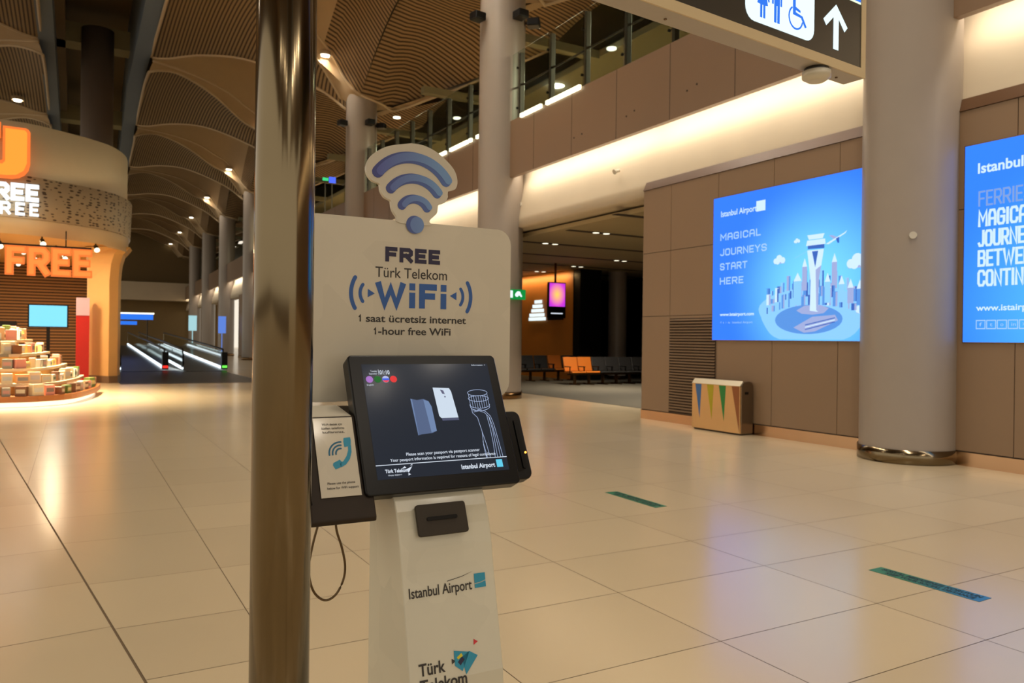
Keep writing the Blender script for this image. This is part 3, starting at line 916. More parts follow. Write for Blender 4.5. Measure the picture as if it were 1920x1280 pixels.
# recycling bin
BX0, BX1, BY0, BY1, BH = 9.36, 9.655, 9.10, 10.22, .86
t = thing('recycling_bin', (BX0, 9.66, 0), 'long steel recycling bin with coloured triangles against the wall', 'bin')
p = MB(); p.prism([(BX0 + a, BY0, c_) for a, c_ in [(.03, .02), (.03, .80), (.07, BH), (.20, BH + .01), (.26, BH - .01), (.29, BH - .06), (.29, .02)]], (0, BY1 - BY0, 0))
p.build('body', P('bin_steel', rgb(128, 112, 92), .3, .85), t, bevel=.01)
p = MB(); p.box(BX0, BX0 + .029, BY0 + .005, BY1 - .005, .03, .79); p.build('front_panel', P('bin_front_steel', rgb(206, 172, 122), .28, .8), t)
p = MB(); p.prism([(BX0 - .01, BY0 + .002, .795), (BX0 + .06, BY0 + .002, .875), (BX0 + .06, BY0 + .002, .862), (BX0, BY0 + .002, .79)], (0, BY1 - BY0 - .004, 0))
p.build('top_flap', P('bin_flap_lit', rgb(238, 226, 196), .25, .4), t)  # light on the bin top is put into the pale flap colour
p = MB(); p.box(BX0 + .04, BX0 + .27, BY0 + .02, BY1 - .02, 0, .021); p.build('plinth', M['seam'], t)
p = MB(); p.box(BX0 + .10, BX0 + .18, BY0 - .004, BY0 + .002, .66, .70); p.build('side_slot', M['black'], t)
for y, wv, cc, nm in ((10.14, .15, rgb(60, 104, 160), 'blue'), (9.86, .16, rgb(170, 160, 30), 'yellow'), (9.58, .16, rgb(40, 128, 60), 'green'), (9.29, .17, rgb(140, 84, 44), 'brown')):
    p = MB(); zb = .20 if nm != 'brown' else .06
    p.prism([(BX0 - .0015, y, .785), (BX0 - .0015, y - wv, .785), (BX0 - .0015, y - wv + .0 if nm == 'brown' else y - wv * .75, zb)], (.003, 0, 0))
    o = p.build('triangle_marking', P('bin_' + nm, cc, .4, .3), t); o['label'] = nm + ' triangle on the bin front'

# ------------------------------------------------------------------ small things on the plaster and near column two
o = MB(); o.cyl((9.83, 13.0, 5.04), (9.72, 13.0, 5.0), .035, n=12); o.cyl((9.72, 13.0, 5.0), (9.70, 13.0, 4.99), .055, n=14)
tag(o.build('wall_detector', M['white_board']), 'small white detector on the lit plaster band', 'detector')
o = MB(); o.box(9.84, 10.98, 17.1, 17.14, 4.90, 4.99)
tag(o.build('edge_sign', M['white_board']), 'thin white hanging blade sign beside the second column', 'sign')
t = thing('exit_sign', (9.6, 17.0, 2.5), 'small green emergency exit sign hanging beside the second column', 'sign')
p = MB(); p.box(9.36, 9.93, 16.95, 17.01, 2.51, 2.76); p.build('sign_box', M['green_sign'], t)
p = MB(); poly2(p, rrect(.07, .19, .03, .21, .01), (9.37, 16.949, 2.52), X_, Z_); poly2(p, [(.28, .06), (.34, .06), (.36, .10), (.44, .05), (.46, .08), (.42, .14), (.40, .19), (.33, .20), (.27, .15), (.25, .10)], (9.37, 16.949, 2.52), X_, Z_)
p.build('pictogram', M['white_sign'], t)
p = MB(); p.cyl((9.5, 17.0, 2.63), (9.5, 17.08, 2.63), .03, n=10); p.build('hanger', M['dark_post'], t)

# ------------------------------------------------------------------ gate room beyond the opening
b = MB()
slots = [13.37 + 2.55 * i for i in range(8)]
for i, s in enumerate(slots): b.box(10.5 if i else 10.0, 20.9, s - .10, s + .10, 4.192, 4.2, 1)
b.box(10.3, 22, 8.6, 34, 4.2, 4.3); b.box(9.9, 22, 8.6, 36, 4.45, 4.5, 1)
struct(b, 'ceiling_gate', [M['gate_ceiling'], M['vent_dark']])
b = MB(); b.box(16.6, 16.8, 24.75, 34, 0, 4.2); struct(b, 'wall_gate_wood', M['wood_orange'])
b = MB(); b.box(9.7, 22, 34, 34.2, 0, 4.4); b.box(10.08, 22, 8.4, 8.6, 0, 4.4); struct(b, 'wall_gate_back', M['panel_brown'])
b = MB(); b.box(21, 21.1, 8.6, 34, 0, 4.2); struct(b, 'window_1', M['window_night'])
b = MB()
for y in (10, 13, 16, 19, 22, 25): b.box(20.9, 21, y, y + .08, 0, 4.2)
struct(b, 'window_frame', M['black'])
b = MB(); b.box(16.62, 17.6, 24.3, 24.75, 0, 4.2); struct(b, 'wall_gate_return', M['black'])
t = thing('column', (18.6, 24.6, 0), 'pale round column standing before the dark gate windows', 'column')
b = MB(); b.cyl((18.6, 24.6, 0), (18.6, 24.6, 4.2), .36, n=32, caps=False); b.build('shaft', M['column'], t)
b = MB(); b.cyl((18.6, 24.6, 0), (18.6, 24.6, .15), .37, n=32); b.build('base_ring', M['dark_steel'], t)
lamps = [((12.95, 15.92), 'right pair'), ((10.9, 18.47), 'left pair'), ((15.6, 21.03), ''), ((13.9, 23.6), ''), ((12.4, 23.62), '')]
gl = [(1117, 'pair of small lamps in the second ceiling slot'),]
for x, y, lb in ((11.5, 15.92, 'twin recessed gate lamps, nearest pair in the second dark ceiling slot'), (11.6, 18.47, 'twin recessed gate lamps in the third ceiling slot, at the left'),
                 (16.0, 21.03, 'twin recessed gate lamps in the fourth ceiling slot, at the right'), (16.0, 23.6, 'twin recessed gate lamps in the fifth ceiling slot'), (16.0, 26.2, 'farthest twin recessed gate lamps, dimmest pair at the left')):
    t = thing('recessed_lamp', (x, y, 4.2), lb, 'lamp')
    for dx in (-.16, .16):
        p = MB(); p.cyl((x + dx, y, 4.23), (x + dx, y, 4.19), .085, n=14); p.build('lens', M['lamp_soft'], t)

t = thing('hanging_screen', (14.7, 23, 2.3), 'hanging portrait screen with purple and yellow picture in the gate room', 'screen')
p = MB(); p.box(14.42, 15.13, 23.02, 23.12, 2.28, 3.53); p.build('casing', M['black_gloss'], t)
m = E('screen_purple', (.35, .05, .9), 1.0); nt = m.node_tree
tc = nt.nodes.new('ShaderNodeTexCoord'); g = nt.nodes.new('ShaderNodeTexGradient'); g.gradient_type = 'SPHERICAL'
mp = nt.nodes.new('ShaderNodeMapping'); mp.inputs['Location'].default_value = (-.10, 0, -1.05); mp.inputs['Scale'].default_value = (1.6, 1.6, 1.3)
nt.links.new(tc.outputs['Object'], mp.inputs['Vector']); nt.links.new(mp.outputs[0], g.inputs['Vector'])
cr = nt.nodes.new('ShaderNodeValToRGB'); cr.color_ramp.elements[0].color = (.06, .03, .75, 1); cr.color_ramp.elements[1].color = (1.0, .75, .1, 1)
e = cr.color_ramp.elements.new(.45); e.color = (.75, .05, .75, 1); e = cr.color_ramp.elements.new(.72); e.color = (1, .35, .35, 1)
nt.links.new(g.outputs['Fac'], cr.inputs[0]); nt.links.new(cr.outputs[0], nt.nodes['Principled BSDF'].inputs['Emission Color'])
mpz = mp
p = MB(); p.box(14.45, 15.10, 23.012, 23.02, 2.68, 3.50); p.build('display', m, t)
p = MB(); p.box(14.52, 15.0, 23.008, 23.02, 2.42, 2.46); p.build('caption_line', M['screen_ui'], t)
p = MB(); p.cyl((14.72, 23.07, 3.53), (14.72, 23.07, 4.2), .04, n=10); p.build('ceiling_pole', M['dark_steel'], t)
t = thing('lit_panel', (16.6, 27.3, 2.3), 'small white lit stepped panel on the orange gate wall', 'panel')
for j, (a, c_, z) in enumerate(((27.0, 27.5, 3.0), (26.95, 27.65, 2.82), (26.85, 27.75, 2.64), (26.8, 27.9, 2.46), (26.7, 27.95, 2.30))):
    p = MB(); p.box(16.54, 16.598, a, c_, z, z + .13); p.build('lit_row', M['white_sign'], t)
o = MB(); o.box(16.50, 16.60, 25.4, 26.4, 2.3, 3.7)
tag(o.build('wall_screen', M['black_gloss']), 'black switched off screen on the orange gate wall behind the hanging screen', 'screen')

# beam seating
def seat_proto(mat, x, y, lb, grp):
    t = thing('waiting_seat', (x, y, 0), lb, 'seat', grp)
    p = MB(); p.obox((x - .28, y - .25, .41), (.56, 0, 0), (0, .5, -.03), (0, .01, .06)); p.build('seat_pan', mat, t, bevel=.02)
    p = MB(); p.obox((x - .28, y + .22, .46), (.56, 0, 0), (0, .12, .48), (0, .05, -.01)); p.build('backrest', mat, t, bevel=.02)
    p = MB(); p.box(x - .29, x + .29, y + .0, y + .06, .33, .39); p.box(x - .03, x + .03, y - .02, y + .08, .04, .33); p.box(x - .04, x + .04, y - .25, y + .3, 0.006, .04)
    p.build('support_frame', M['dark_steel'], t)
    for sx in (-.30, .27):
        p = MB(); p.box(x + sx, x + sx + .03, y - .15, y + .22, .60, .63); p.box(x + sx, x + sx + .03, y - .12, y - .09, .39, .6); p.build('armrest', M['black'], t)
    return t


sd = seat_proto(M['seat_dark'], 13.0, 24.6, 'dark grey waiting seat in the rear row of the gate room', 'dark seats of the rear gate row')
so = seat_proto(M['seat_orange'], 15.4, 24.6, 'single orange waiting seat in the rear row of the gate room', 'seats')
del so['group']
sd['label'] = 'first dark grey waiting seat from the left in the rear gate row'; sd.location = (13.3, 24.3, 0)
for k, x in enumerate((13.9, 14.5, 15.1)): copy_tree(sd, (x, 24.3, 0), '%s dark grey waiting seat from the left in the rear gate row' % ORD[k + 1])
copy_tree(sd, (16.3, 24.3, 0), 'dark grey waiting seat right of the single orange one in the rear gate row')
so.location = (15.7, 24.3, 0)
copy_tree(so, (14.75, 21.8, 0), 'left one of two adjoining orange seats in the front gate row')
copy_tree(so, (15.33, 21.8, 0), 'right one of two adjoining orange seats in the front gate row')
for k, x in enumerate((15.91, 16.49, 17.07, 17.65, 18.23)):
    s_ = copy_tree(sd, (x, 21.8, 0), '%s dark grey seat right of the orange pair in the front gate row' % ORD[k]); s_['group'] = 'dark seats of the front gate row'

# mezzanine ceiling lamps
for x, y, lb in ((14.1, 19.1, 'oval lamp seen through the mezzanine glass, left of the hanging sign'), (11.2, 29.5, 'oval lamp on the mezzanine left of the second column'), (13.3, 28.3, 'second oval lamp on the mezzanine, next to the second column')):
    o = MB(); o.cyl((x, y, 10.36), (x, y, 10.32), .15, n=20); tag(o.build('ceiling_lamp', M['lamp_soft']), lb, 'lamp')
# lit monitors and a green sign far on the mezzanine, each on a post
for x, y, z, w_, cc, lb in ((10.5, 36.5, 8.85, .32, (.08, .16, 1.0), 'small blue lit monitor far on the mezzanine, beside the tiny green sign'),
                            (10.5, 33.4, 8.25, .26, (.10, .18, .9), 'small blue lit monitor on the mezzanine, at the left edge of the third column'),
                            (10.5, 37.6, 9.15, .28, (.05, .75, .25), 'tiny green lit sign far on the mezzanine, next to a blue monitor')):
    t = thing('monitor', (x, y, 6.98), lb, 'monitor')
    p = MB(); p.box(x, x + w_, y, y + .05, z, z + .28 - (.14 if cc[1] > .5 else 0)); p.build('lit_screen', E('mezz_screen_%d' % int(y), cc, 1.0), t)
    p = MB(); p.box(x + w_ / 2 - .02, x + w_ / 2 + .02, y + .05, y + .09, 6.98, z + .2); p.build('post', M['dark_post'], t)

# ------------------------------------------------------------------ shop on the left
PLAN = [(-9, 25.2), (-5, 24.2), (-3, 23.9), (-1.7, 23.9), (-1.0, 24.03), (-.3, 24.45), (.36, 24.95), (.9, 25.55), (1.25, 26.4), (1.42, 27.3), (1.46, 28.6), (1.46, 34)]


def smooth2(pts, n=5):
    o = []
    q = [(a, b, 0) for a, b in pts]
    N = (len(q) - 1) * n
    return [interp(q, i / N) for i in range(N + 1)]


SP = smooth2(PLAN)


def offp(d, pts=SP):
    o = []
    for i, p in enumerate(pts):
        t_ = (pts[min(i + 1, len(pts) - 1)] - pts[max(i - 1, 0)]).normalized()
        o.append(p + Vector((t_.y, -t_.x, 0)) * d)
    return o


def wallband(mb, d0, z0, d1, z1, mi=0):
    A, B_ = offp(d0), offp(d1)
    mb.grid([[p + Z_ * z0, q + Z_ * z1] for p, q in zip(A, B_)], mi)


t = thing('duty_free_shop', (0, 26, 0), 'rounded beige duty free shop front with lit letters at the left', 'shop')
b = MB(); wallband(b, 0, 5.62, 0, 7.0); A, B_ = offp(0), offp(-.25); b.grid([[p + Z_ * 7, q + Z_ * 7] for p, q in zip(A, B_)]); b.build('upper_fascia', M['shop_wall'], t)
b = MB(); wallband(b, .10, 4.5, .14, 5.6); A, B_ = offp(.14), offp(0); b.grid([[p + Z_ * 5.6, q + Z_ * 5.62] for p, q in zip(A, B_)]); b.build('perforated_band', M['perf'], t)
b = MB(); wallband(b, .02, 4.08, .06, 4.5); A, B_ = offp(.02), offp(-.5); b.grid([[p + Z_ * 4.08, q + Z_ * 4.2] for p, q in zip(A, B_)]); b.build('lower_rim', M['shop_wall'], t)
b = MB(); b.add([(-9, 40, 4.25), (1.3, 40, 4.25), (1.3, 28, 4.25), (1.1, 26.6, 4.25), (.2, 25.3, 4.25), (-.9, 24.5, 4.25), (-3, 24.4, 4.25), (-9, 25.6, 4.25)], [tuple(range(8))]); b.build('ceiling_panel', M['shop_inner'], t)
b = MB()
pf = [(.36, 28.3), (.40, 27.9), (.95, 27.1), (1.2, 27.2), (1.32, 28.2), (1.3, 30), (.5, 30)]
rows = []
for z, e in ((0.0, 0), (3.2, 0), (3.7, .04), (4.0, .12), (4.22, .3)):
    rows.append([(x + (e if x > .9 else -e * .3), y - e, z) for x, y in pf + pf[:1]])
b.grid(rows, 0, False); b.build('corner_pier', M['shop_inner'], t)
b = MB(); b.prism([(x * 1.01, y - .015, 0) for x, y in pf], (0, 0, .22)); b.build('pier_base', M['slat_brown'], t)
b = MB(); b.box(-9, 1.3, 36, 36.2, 0, 4.25); b.build('back_wall', M['shop_slats'], t)
b = MB(); b.box(.9, 1.3, 30, 36, 0, 4.25); b.build('side_wall', M['shop_inner'], t)
# letters on the front
fy = 23.72
q = MB()
Rf = Vector((1, 0.03, 0)).normalized()
U_ = [(0, 0), (.50, 0), (.56, -.03), (.60, -.10), (.60, -.92), (.56, -1.08), (.48, -1.2), (.36, -1.28), (.2, -1.32), (-.75, -1.32), (-.9, -1.28), (-1.05, -1.15), (-1.10, -.95), (-1.10, 0), (-.62, 0), (-.62, -.86), (-.56, -.9), (-.06, -.9), (0, -.86)]
poly2(q, U_, (-1.62, fy, 6.78), Rf, Z_, .12); o = q.build('orange_letter', M['orange'], t)
q = MB(); inn = [(.06, -.06), (.48, -.06), (.53, -.12), (.53, -.9), (.46, -1.1), (.3, -1.22), (.1, -1.25), (-.3, -1.25), (-.3, -.97), (0, -.97), (.06, -.9)]
poly2(q, inn, (-1.62, fy - .122, 6.78), Rf, Z_, .01); q.build('orange_letter_core', M['orange_mid'], t)
q = MB(); poly2(q, [(-1.4, 0.02), (-.04, .02), (-.04, -.36), (-1.4, -.36)], (-1.62, fy - .03, 6.83), Rf, Z_, .14); q.build('orange_letter', M['orange'], t)
q = MB(); block(q, 'FREE', (-2.12, fy, 4.92), Rf, Z_, 1.30, .44, .10, .10, .55); q.build('white_lettering', M['white_lit'], t); q = MB(); block(q, 'DUTY', (-3.75, fy - .03, 4.92), Rf, Z_, 1.40, .44, .10, .10, .55); q.build('white_lettering', M['white_lit'], t)
q = MB(); block(q, 'FREE', (-1.98, fy, 4.55), Rf, Z_, 1.16, .32, .06, .10, .95); q.build('white_lettering', M['white_lit'], t); q = MB(); block(q, 'DUTY', (-3.55, fy - .03, 4.55), Rf, Z_, 1.3, .32, .06, .10, .95); q.build('white_lettering', M['white_lit'], t)
q = MB(); block(q, 'FREE', (-1.56, 23.95, 3.02), X_, Z_, 1.98, .76, .19, .14, .62); q.build('hanging_orange_lettering', M['orange'], t)
q = MB(); block(q, 'FREE', (-1.52, 23.808, 3.06), X_, Z_, 1.90, .68, .11, .012, .62); q.build('hanging_orange_lettering_core', E('orange_letter_core_two', (1, .27, .05), 1.15), t)
q = MB(); block(q, 'DUTY', (-4.2, 23.95, 3.02), X_, Z_, 2.25, .76, .19, .14, .62); q.build('hanging_orange_lettering', M['orange'], t)
q = MB(); q.box(-4.3, .4, 23.96, 24.0, 3.80, 3.84)
for x in (-3.5, -1.7, -.2): q.cyl((x, 23.98, 3.84), (x, 23.98, 4.25), .015, n=6)
q.build('letter_rail', M['black'], t)
# spot heads on the shop ceiling
sp0 = None
spots = [(-.8, 25.6), (.55, 26.4), (-1.9, 27), (-.5, 28), (-1.4, 28.5), (-2.3, 26.3), (-3.2, 27.5), (-.3, 30), (-1.2, 31), (-2.2, 30), (-3.1, 32), (-.6, 33), (-1.8, 33.5)]
for i, (x, y) in enumerate(spots):
    lb = 'small spotlight under the shop ceiling, %s' % ('beside the corner pier' if i == 1 else 'nearest the front rim' if i == 0 else '%s counted from the front rim inwards' % ORD[i])
    if sp0 is None:
        s_ = thing('spotlight', (x, y, 4.25), lb, 'spotlight', 'spotlights under the shop ceiling')
        p = MB(); p.cyl((x, y, 4.25), (x, y, 4.12), .02, n=6); p.cyl((x, y + .05, 4.14), (x + .03, y - .12, 4.02), .06, n=14); p.build('head', M['black'], s_)
        p = MB(); p.cyl((x + .03, y - .12, 4.02), (x + .036, y - .14, 4.005), .075, n=14); p.build('lens', M['lamp_soft'], s_)
        sp0 = s_
    else: copy_tree(sp0, (x, y, 4.25), lb)
# things in the shop
t = thing('shop_screen', (-.7, 29, 1.6), 'large cyan screen glowing in the shop behind the goods', 'screen')
p = MB(); p.box(-1.27, -.15, 29.0, 29.08, 1.70, 2.45); p.build('casing', M['black_gloss'], t)
p = MB(); p.box(-1.23, -.19, 28.99, 29.0, 1.74, 2.41); p.build('display', M['screen_cyan'], t)
p = MB(); p.box(-.76, -.66, 29.02, 29.1, 0, 1.7); p.box(-1.0, -.4, 28.9, 29.2, 0, .03); p.build('stand', M['black'], t)
t = thing('promotion_stand', (.25, 27.2, 0), 'tall red stand with a pale top beside the shop pier', 'display stand')
p = MB(); p.box(.06, .42, 27.2, 27.55, 0, 2.08); p.build('red_body', P('red_stand', rgb(190, 26, 16), .4), t)
p = MB(); p.box(.06, .42, 27.18, 27.55, 2.08, 2.62); p.build('pale_header', P('pale_header', rgb(206, 170, 176), .5, emis=(.5, .35, .42), es=.25), t)
o = MB(); o.box(-4.5, -1.6, 29.4, 30, 0, 1.9)
tag(o.build('counter_block', M['black']), 'dark shop counter block behind the goods, left of the cyan screen', 'counter')
# tiered display of goods
OUT = [(-5.5, 18.5), (-1.3, 18.62), (-.45, 18.85), (.02, 19.4), (.3, 20.4), (.5, 21.5), (.62, 22.9)]
OS = smooth2(OUT, 6)


def ring(d): return offp(d, OS)


t = thing('tiered_display', (-1.5, 20.5, 0), 'low stepped shop display stand with glowing foot, piled with goods', 'display stand')
b = MB(); A, B_ = ring(-.25), ring(-.25)
b.prism([tuple(p) for p in ring(-.12)] + [(-5.5, 22.9, 0)], (0, 0, .10)); b.build('glowing_foot', P('glow_foot', rgb(240, 220, 180), .4, emis=(1, .86, .62), es=1.4), t)
tiers = []
for k in range(5):
    d = -.38 * k; z0 = .10 + (.0 if k == 0 else .30 * k); z1 = z0 + (.12 if k == 0 else .06)
    b = MB(); rg = [tuple(p + Z_ * z0) for p in ring(d)]
    b.prism(rg + [(-5.5, 22.9, z0)], (0, 0, z1 - z0)); b.build('tier', P('tier_wood', rgb(160, 96, 46), .4) if k == 0 else M['shop_wall'], t)
    if k:
        b = MB(); rg = [tuple(p + Z_ * .2) for p in ring(d - .30)]; b.prism(rg + [(-5.5, 22.9, .2)], (0, 0, z0 - .2)); b.build('tier_riser', M['shop_inner'], t)
    tiers.append((d, z1))
goods = [('cream', rgb(238, 214, 170)), ('pale yellow', rgb(240, 208, 120)), ('pink', rgb(226, 150, 130)), ('white', rgb(244, 236, 220)), ('peach', rgb(240, 186, 130)), ('brown', rgb(120, 76, 44)), ('green', rgb(96, 118, 52)), ('grey', rgb(150, 144, 130))]
protos = {}; cnts = {}
tn = ['lowest', 'second', 'third', 'fourth', 'top']
rg_ = random.Random(11)


def product(kind, x, y, z, rz, lb, grp):
    key = kind
    if key not in protos:
        nm, cc = goods[kind]
        s = thing('boxed_product', (x, y, z), lb, 'box', grp)
        hw, hh, hd = (.11, .24, .07) if kind % 2 == 0 else (.085, .19, .085)
        p = MB(); p.box(x - hw, x + hw, y - hd, y + hd, z, z + hh); p.build('carton', P('carton_' + nm.replace(' ', '_'), cc, .4), s, bevel=.006)
        p = MB(); p.box(x - hw * .8, x + hw * .8, y - hd - .002, y - hd + .001, z + hh * .3, z + hh * .7); p.build('label_band', P('band_' + nm.replace(' ', '_'), tuple(min(1, q * .55 + .1) for q in goods[(kind + 3) % 8][1]), .4), s)
        s.rotation_euler = (0, 0, rz); protos[key] = s; return s
    s = copy_tree(protos[key], (x, y, z), lb); s.rotation_euler = (0, 0, rz); s['group'] = grp; return s


for k, (d, z) in enumerate(tiers):
    rr = ring(d - .16)
    # walk along the edge
    acc = 0; step = .27; last = rr[0]
    for i in range(1, len(rr)):
        a, c_ = rr[i - 1], rr[i]; L = (c_ - a).length; pos = 0
        while acc + (L - pos) >= step:
            pos += step - acc; acc = 0; q = a + (c_ - a) * (pos / L)
            if q.x < -2.3 or q.y > 22.7: continue
            tdir = (c_ - a).normalized(); kd = rg_.choice([0, 0, 1, 2, 3, 3, 4, 4, 5, 6, 7]) if k else rg_.choice([5, 6, 0, 2, 5, 7, 4])
            nm = goods[kd][0]; cnt_ = cnts.get(k, 0); cnts[k] = cnt_ + 1
            o_ = product(kd, q.x, q.y, z, math.atan2(tdir.y, tdir.x) + rg_.uniform(-.3, .3), '%s boxed product on the %s tier of the shop display, %s from the left' % (nm, tn[k], ORD[cnt_]), 'boxed goods on the %s display tier' % tn[k])
            o_.scale = (rg_.uniform(.8, 1.25), rg_.uniform(.8, 1.1), rg_.uniform(.75, 1.5) if k == 4 else rg_.uniform(.7, 1.15))
            if k == 4:
                pass
        acc += L - pos
# goods stacked on the top
for i in range(7):
    for j in range(2):
        x = -3.0 + .28 * i + .1 * j; y = 21.2 + .35 * j; z = tiers[4][1]
        kd = rg_.choice([3, 0, 4, 2, 1])
        if x < -2.3: continue
        product(kd, x, y, z, .1 + rg_.uniform(-.3, .3), '%s boxed product, %s row in the middle of the top tier, %s from left' % (goods[kd][0], ('front', 'rear')[j], ORD[i]), 'boxed goods in the middle of the top tier').scale = (1.2, 1, rg_.uniform(.9, 1.6))

# ------------------------------------------------------------------ far corridor
b = MB(); b.box(-12, 16, 97, 97.3, 0, 15, 0); b.box(2, 14.5, 95, 96.9, 5.4, 7.4, 1); struct(b, 'wall_far', [M['brown_ceiling'], M['plaster']])


def travelator(x0, x1, y0, lb, endcol, endlab):
    t = thing('moving_walkway', ((x0 + x1) / 2, y0, 0), lb, 'moving walkway')
    y1 = y0 + 26; rise = .75
    b = MB(); b.prism([(x0, y0 - 1.2, .006), (x0, y1, .006), (x0, y1, rise), (x0, y0, .03), (x0, y0 - 1.2, .02)], (x1 - x0, 0, 0)); b.build('tread_belt', M['walk_dark'], t)
    for x, nm in ((x0, 'left'), (x1, 'right')):
        b = MB(); b.obox((x - .04, y0, .05), (.08, 0, 0), (0, 26, rise), (0, 0, .09)); b.build('light_strip', M['strip_white'], t)
        b = MB(); b.obox((x - .01, y0, .2), (.02, 0, 0), (0, 26, rise), (0, 0, .62)); b.build('glass_side', M['glass'], t)
        b = MB(); b.tube([(x, y0 + .1, .12), (x, y0 - .25, .3), (x, y0 - .3, .62), (x, y0 + .05, .92)] + [(x, y0 + 26 * s / 4, .94 + rise * s / 4) for s in range(1, 5)], .045); b.build('handrail', M['black'], t)
    b = MB(); b.box(x1 - .12, x1 + .12, y0 - .5, y0 - .25, .05, .8); b.build('newel', M['black'], t)
    b = MB(); b.box(x1 - .10, x1 + .10, y0 - .53, y0 - .50, .12, .22); o = b.build('signal_lamp', E('signal_' + endlab, endcol, 1.4), t); o['label'] = endlab + ' signal lamp'
    return t


travelator(1.7, 3.4, 36.4, 'moving walkway nearer the shop with a red signal at its end', (1, .03, .02), 'red')
travelator(4.1, 5.75, 36.2, 'moving walkway nearer the columns with a green signal at its end', (.15, .9, .08), 'green')
t = thing('overhead_sign', (3.1, 50, 2.1), 'wide blue lit overhead sign far down the corridor', 'sign')
b = MB(); b.box(1.9, 4.05, 50, 50.2, 2.4, 2.72); b.build('upper_panel', M['sign_blue'], t)
b = MB(); b.box(1.9, 3.2, 50, 50.2, 2.1, 2.3); b.build('lower_panel', M['sign_blue'], t)
b = MB(); b.box(1.9, 4.1, 49.98, 50.2, 2.72, 2.80); b.build('top_light', M['lamp_soft'], t)
b = MB(); b.box(1.5, 1.56, 50.05, 50.15, 0, 2.8); b.box(3.72, 3.78, 50.05, 50.15, 0, 2.8); b.build('post', M['dark_post'], t)
for x, y, w_, z, cc, lb in ((7.9, 66, .6, 1.9, (.5, .85, .9), 'pale lit display screen on the far corridor wall'), (8.9, 58, .5, 1.7, (.15, .3, .9), 'blue lit display screen far along the columns')):
    o = MB(); o.box(x, x + w_, y, y + .1, z, z + 1.2); o.box(x + w_ * .45, x + w_ * .55, y + .1, y + .15, 0, z + 1.2); tag(o.build('far_screen', E('far_screen_' + str(int(y)), cc, .8)), lb, 'screen')

# ------------------------------------------------------------------ tapes on the floor
m = P('tape_green', rgb(34, 112, 82), .35); M['tape'] = m
def tape(name, pts, lb, col):
    a, b_, c_, d_ = [Vector((x, y, .0012)) for x, y in pts]
    t = thing(name, (pts[0][0], pts[0][1], 0), lb, 'floor tape')
    q = MB(); q.prism([a, b_, c_, d_], (0, 0, .0012)); q.build('tape_base', col, t)
    L = (d_ - a).length; U = (b_ - a).normalized(); Rr = (d_ - a).normalized()
    q = MB(); text(q, 'SOSYAL MESAFENIZI KORUYUN', a + U * .075 + Rr * .04 + Z_ * .0014, Rr, U, L * .9, .040, .0005, .05)
    text(q, 'KEEP YOUR SOCIAL DISTANCE', a + U * .022 + Rr * .10 + Z_ * .0014, Rr, U, L * .8, .036, .0005, .05)
    q.build('tape_print', P(name + '_print', rgb(8, 40, 44), .5), t)


def tape_mat(y0, y1):
    m = P('tape_mix', rgb(34, 120, 84), .35); nt = m.node_tree
    g = nt.nodes.new('ShaderNodeNewGeometry'); sx = nt.nodes.new('ShaderNodeSeparateXYZ'); nt.links.new(g.outputs['Position'], sx.inputs[0])
    mr = nt.nodes.new('ShaderNodeMapRange'); mr.inputs['From Min'].default_value = y0; mr.inputs['From Max'].default_value = y1; nt.links.new(sx.outputs['Y'], mr.inputs['Value'])
    mx = nt.nodes.new('ShaderNodeMix'); mx.data_type = 'RGBA'; mx.inputs['A'].default_value = (*rgb(36, 116, 170), 1); mx.inputs['B'].default_value = (*rgb(38, 120, 88), 1)
    nt.links.new(mr.outputs[0], mx.inputs['Factor']); nt.links.new(mx.outputs['Result'], nt.nodes['Principled BSDF'].inputs['Base Color']); return m


tape('floor_tape', [(4.595, 6.24), (4.735, 6.235), (4.725, 5.47), (4.585, 5.465)], 'short green printed distance tape on the floor, the farther of two', tape_mat(4.3, 4.6))
tape('floor_tape', [(4.613, 3.325), (4.75, 3.33), (4.765, 2.615), (4.628, 2.61)], 'green and blue printed distance tape on the floor, the nearer of two', tape_mat(2.6, 3.05))

# ------------------------------------------------------------------ steel pole and overhead sign
PX0, PY0 = .398, 1.722
t = thing('steel_pole', (PX0, PY0, 0), 'thick brushed steel pole in the foreground, left of the kiosk', 'pole')
b = MB(); b.cyl((PX0, PY0, 0), (PX0, PY0, 3.4), .0635, n=96, caps=True); b.build('tube', M['steel'], t)
b = MB(); b.cyl((PX0, PY0, 0), (PX0, PY0, .012), .13, n=48); b.build('foot_flange', M['steel'], t)
SR = Vector((.99615, .0877, 0)); SB = Vector((-.0877, .99615, 0)); SO = Vector((2.589, 1.914, 2.5)); SN = -SB
t = thing('overhead_wayfinding_sign', (2.0, 1.9, 2.5), 'overhead dark wayfinding sign with toilet pictograms and a white arrow', 'sign')
L = 2.10; TH = .085
b = MB(); b.obox(SO - SR * L, SR * L, SB * TH, Z_ * .62); b.build('housing', P('sign_housing', rgb(176, 168, 158), .45), t, bevel=.003)
fr = P('sign_frame', rgb(206, 186, 148), .4)
b = MB(); b.obox(SO - SR * L + SN * .006, SR * L, SB * .006, Z_ * .034); b.obox(SO - SR * .028 + SN * .006 + Z_ * .034, SR * .028, SB * .006, Z_ * .586); b.build('frame', fr, t)
b = MB(); b.obox(SO - SR * L + SN * .003 + Z_ * .034, SR * (L - .028), SB * .003, Z_ * .236); b.build('dark_face', M['sign_black'], t)
b = MB(); b.obox(SO - SR * L + SN * .004 + Z_ * .277, SR * (L - .034), SB * .004, Z_ * .33); b.build('blue_face', M['sign_blue'], t)
b = MB(); b.obox(SO - SR * L + SN * .0045 + Z_ * .270, SR * (L - .034), SB * .004, Z_ * .007); b.build('light_border', P('sign_border_light', (.02, .02, .02), emis=(.85, 1, .7), es=1.1), t)
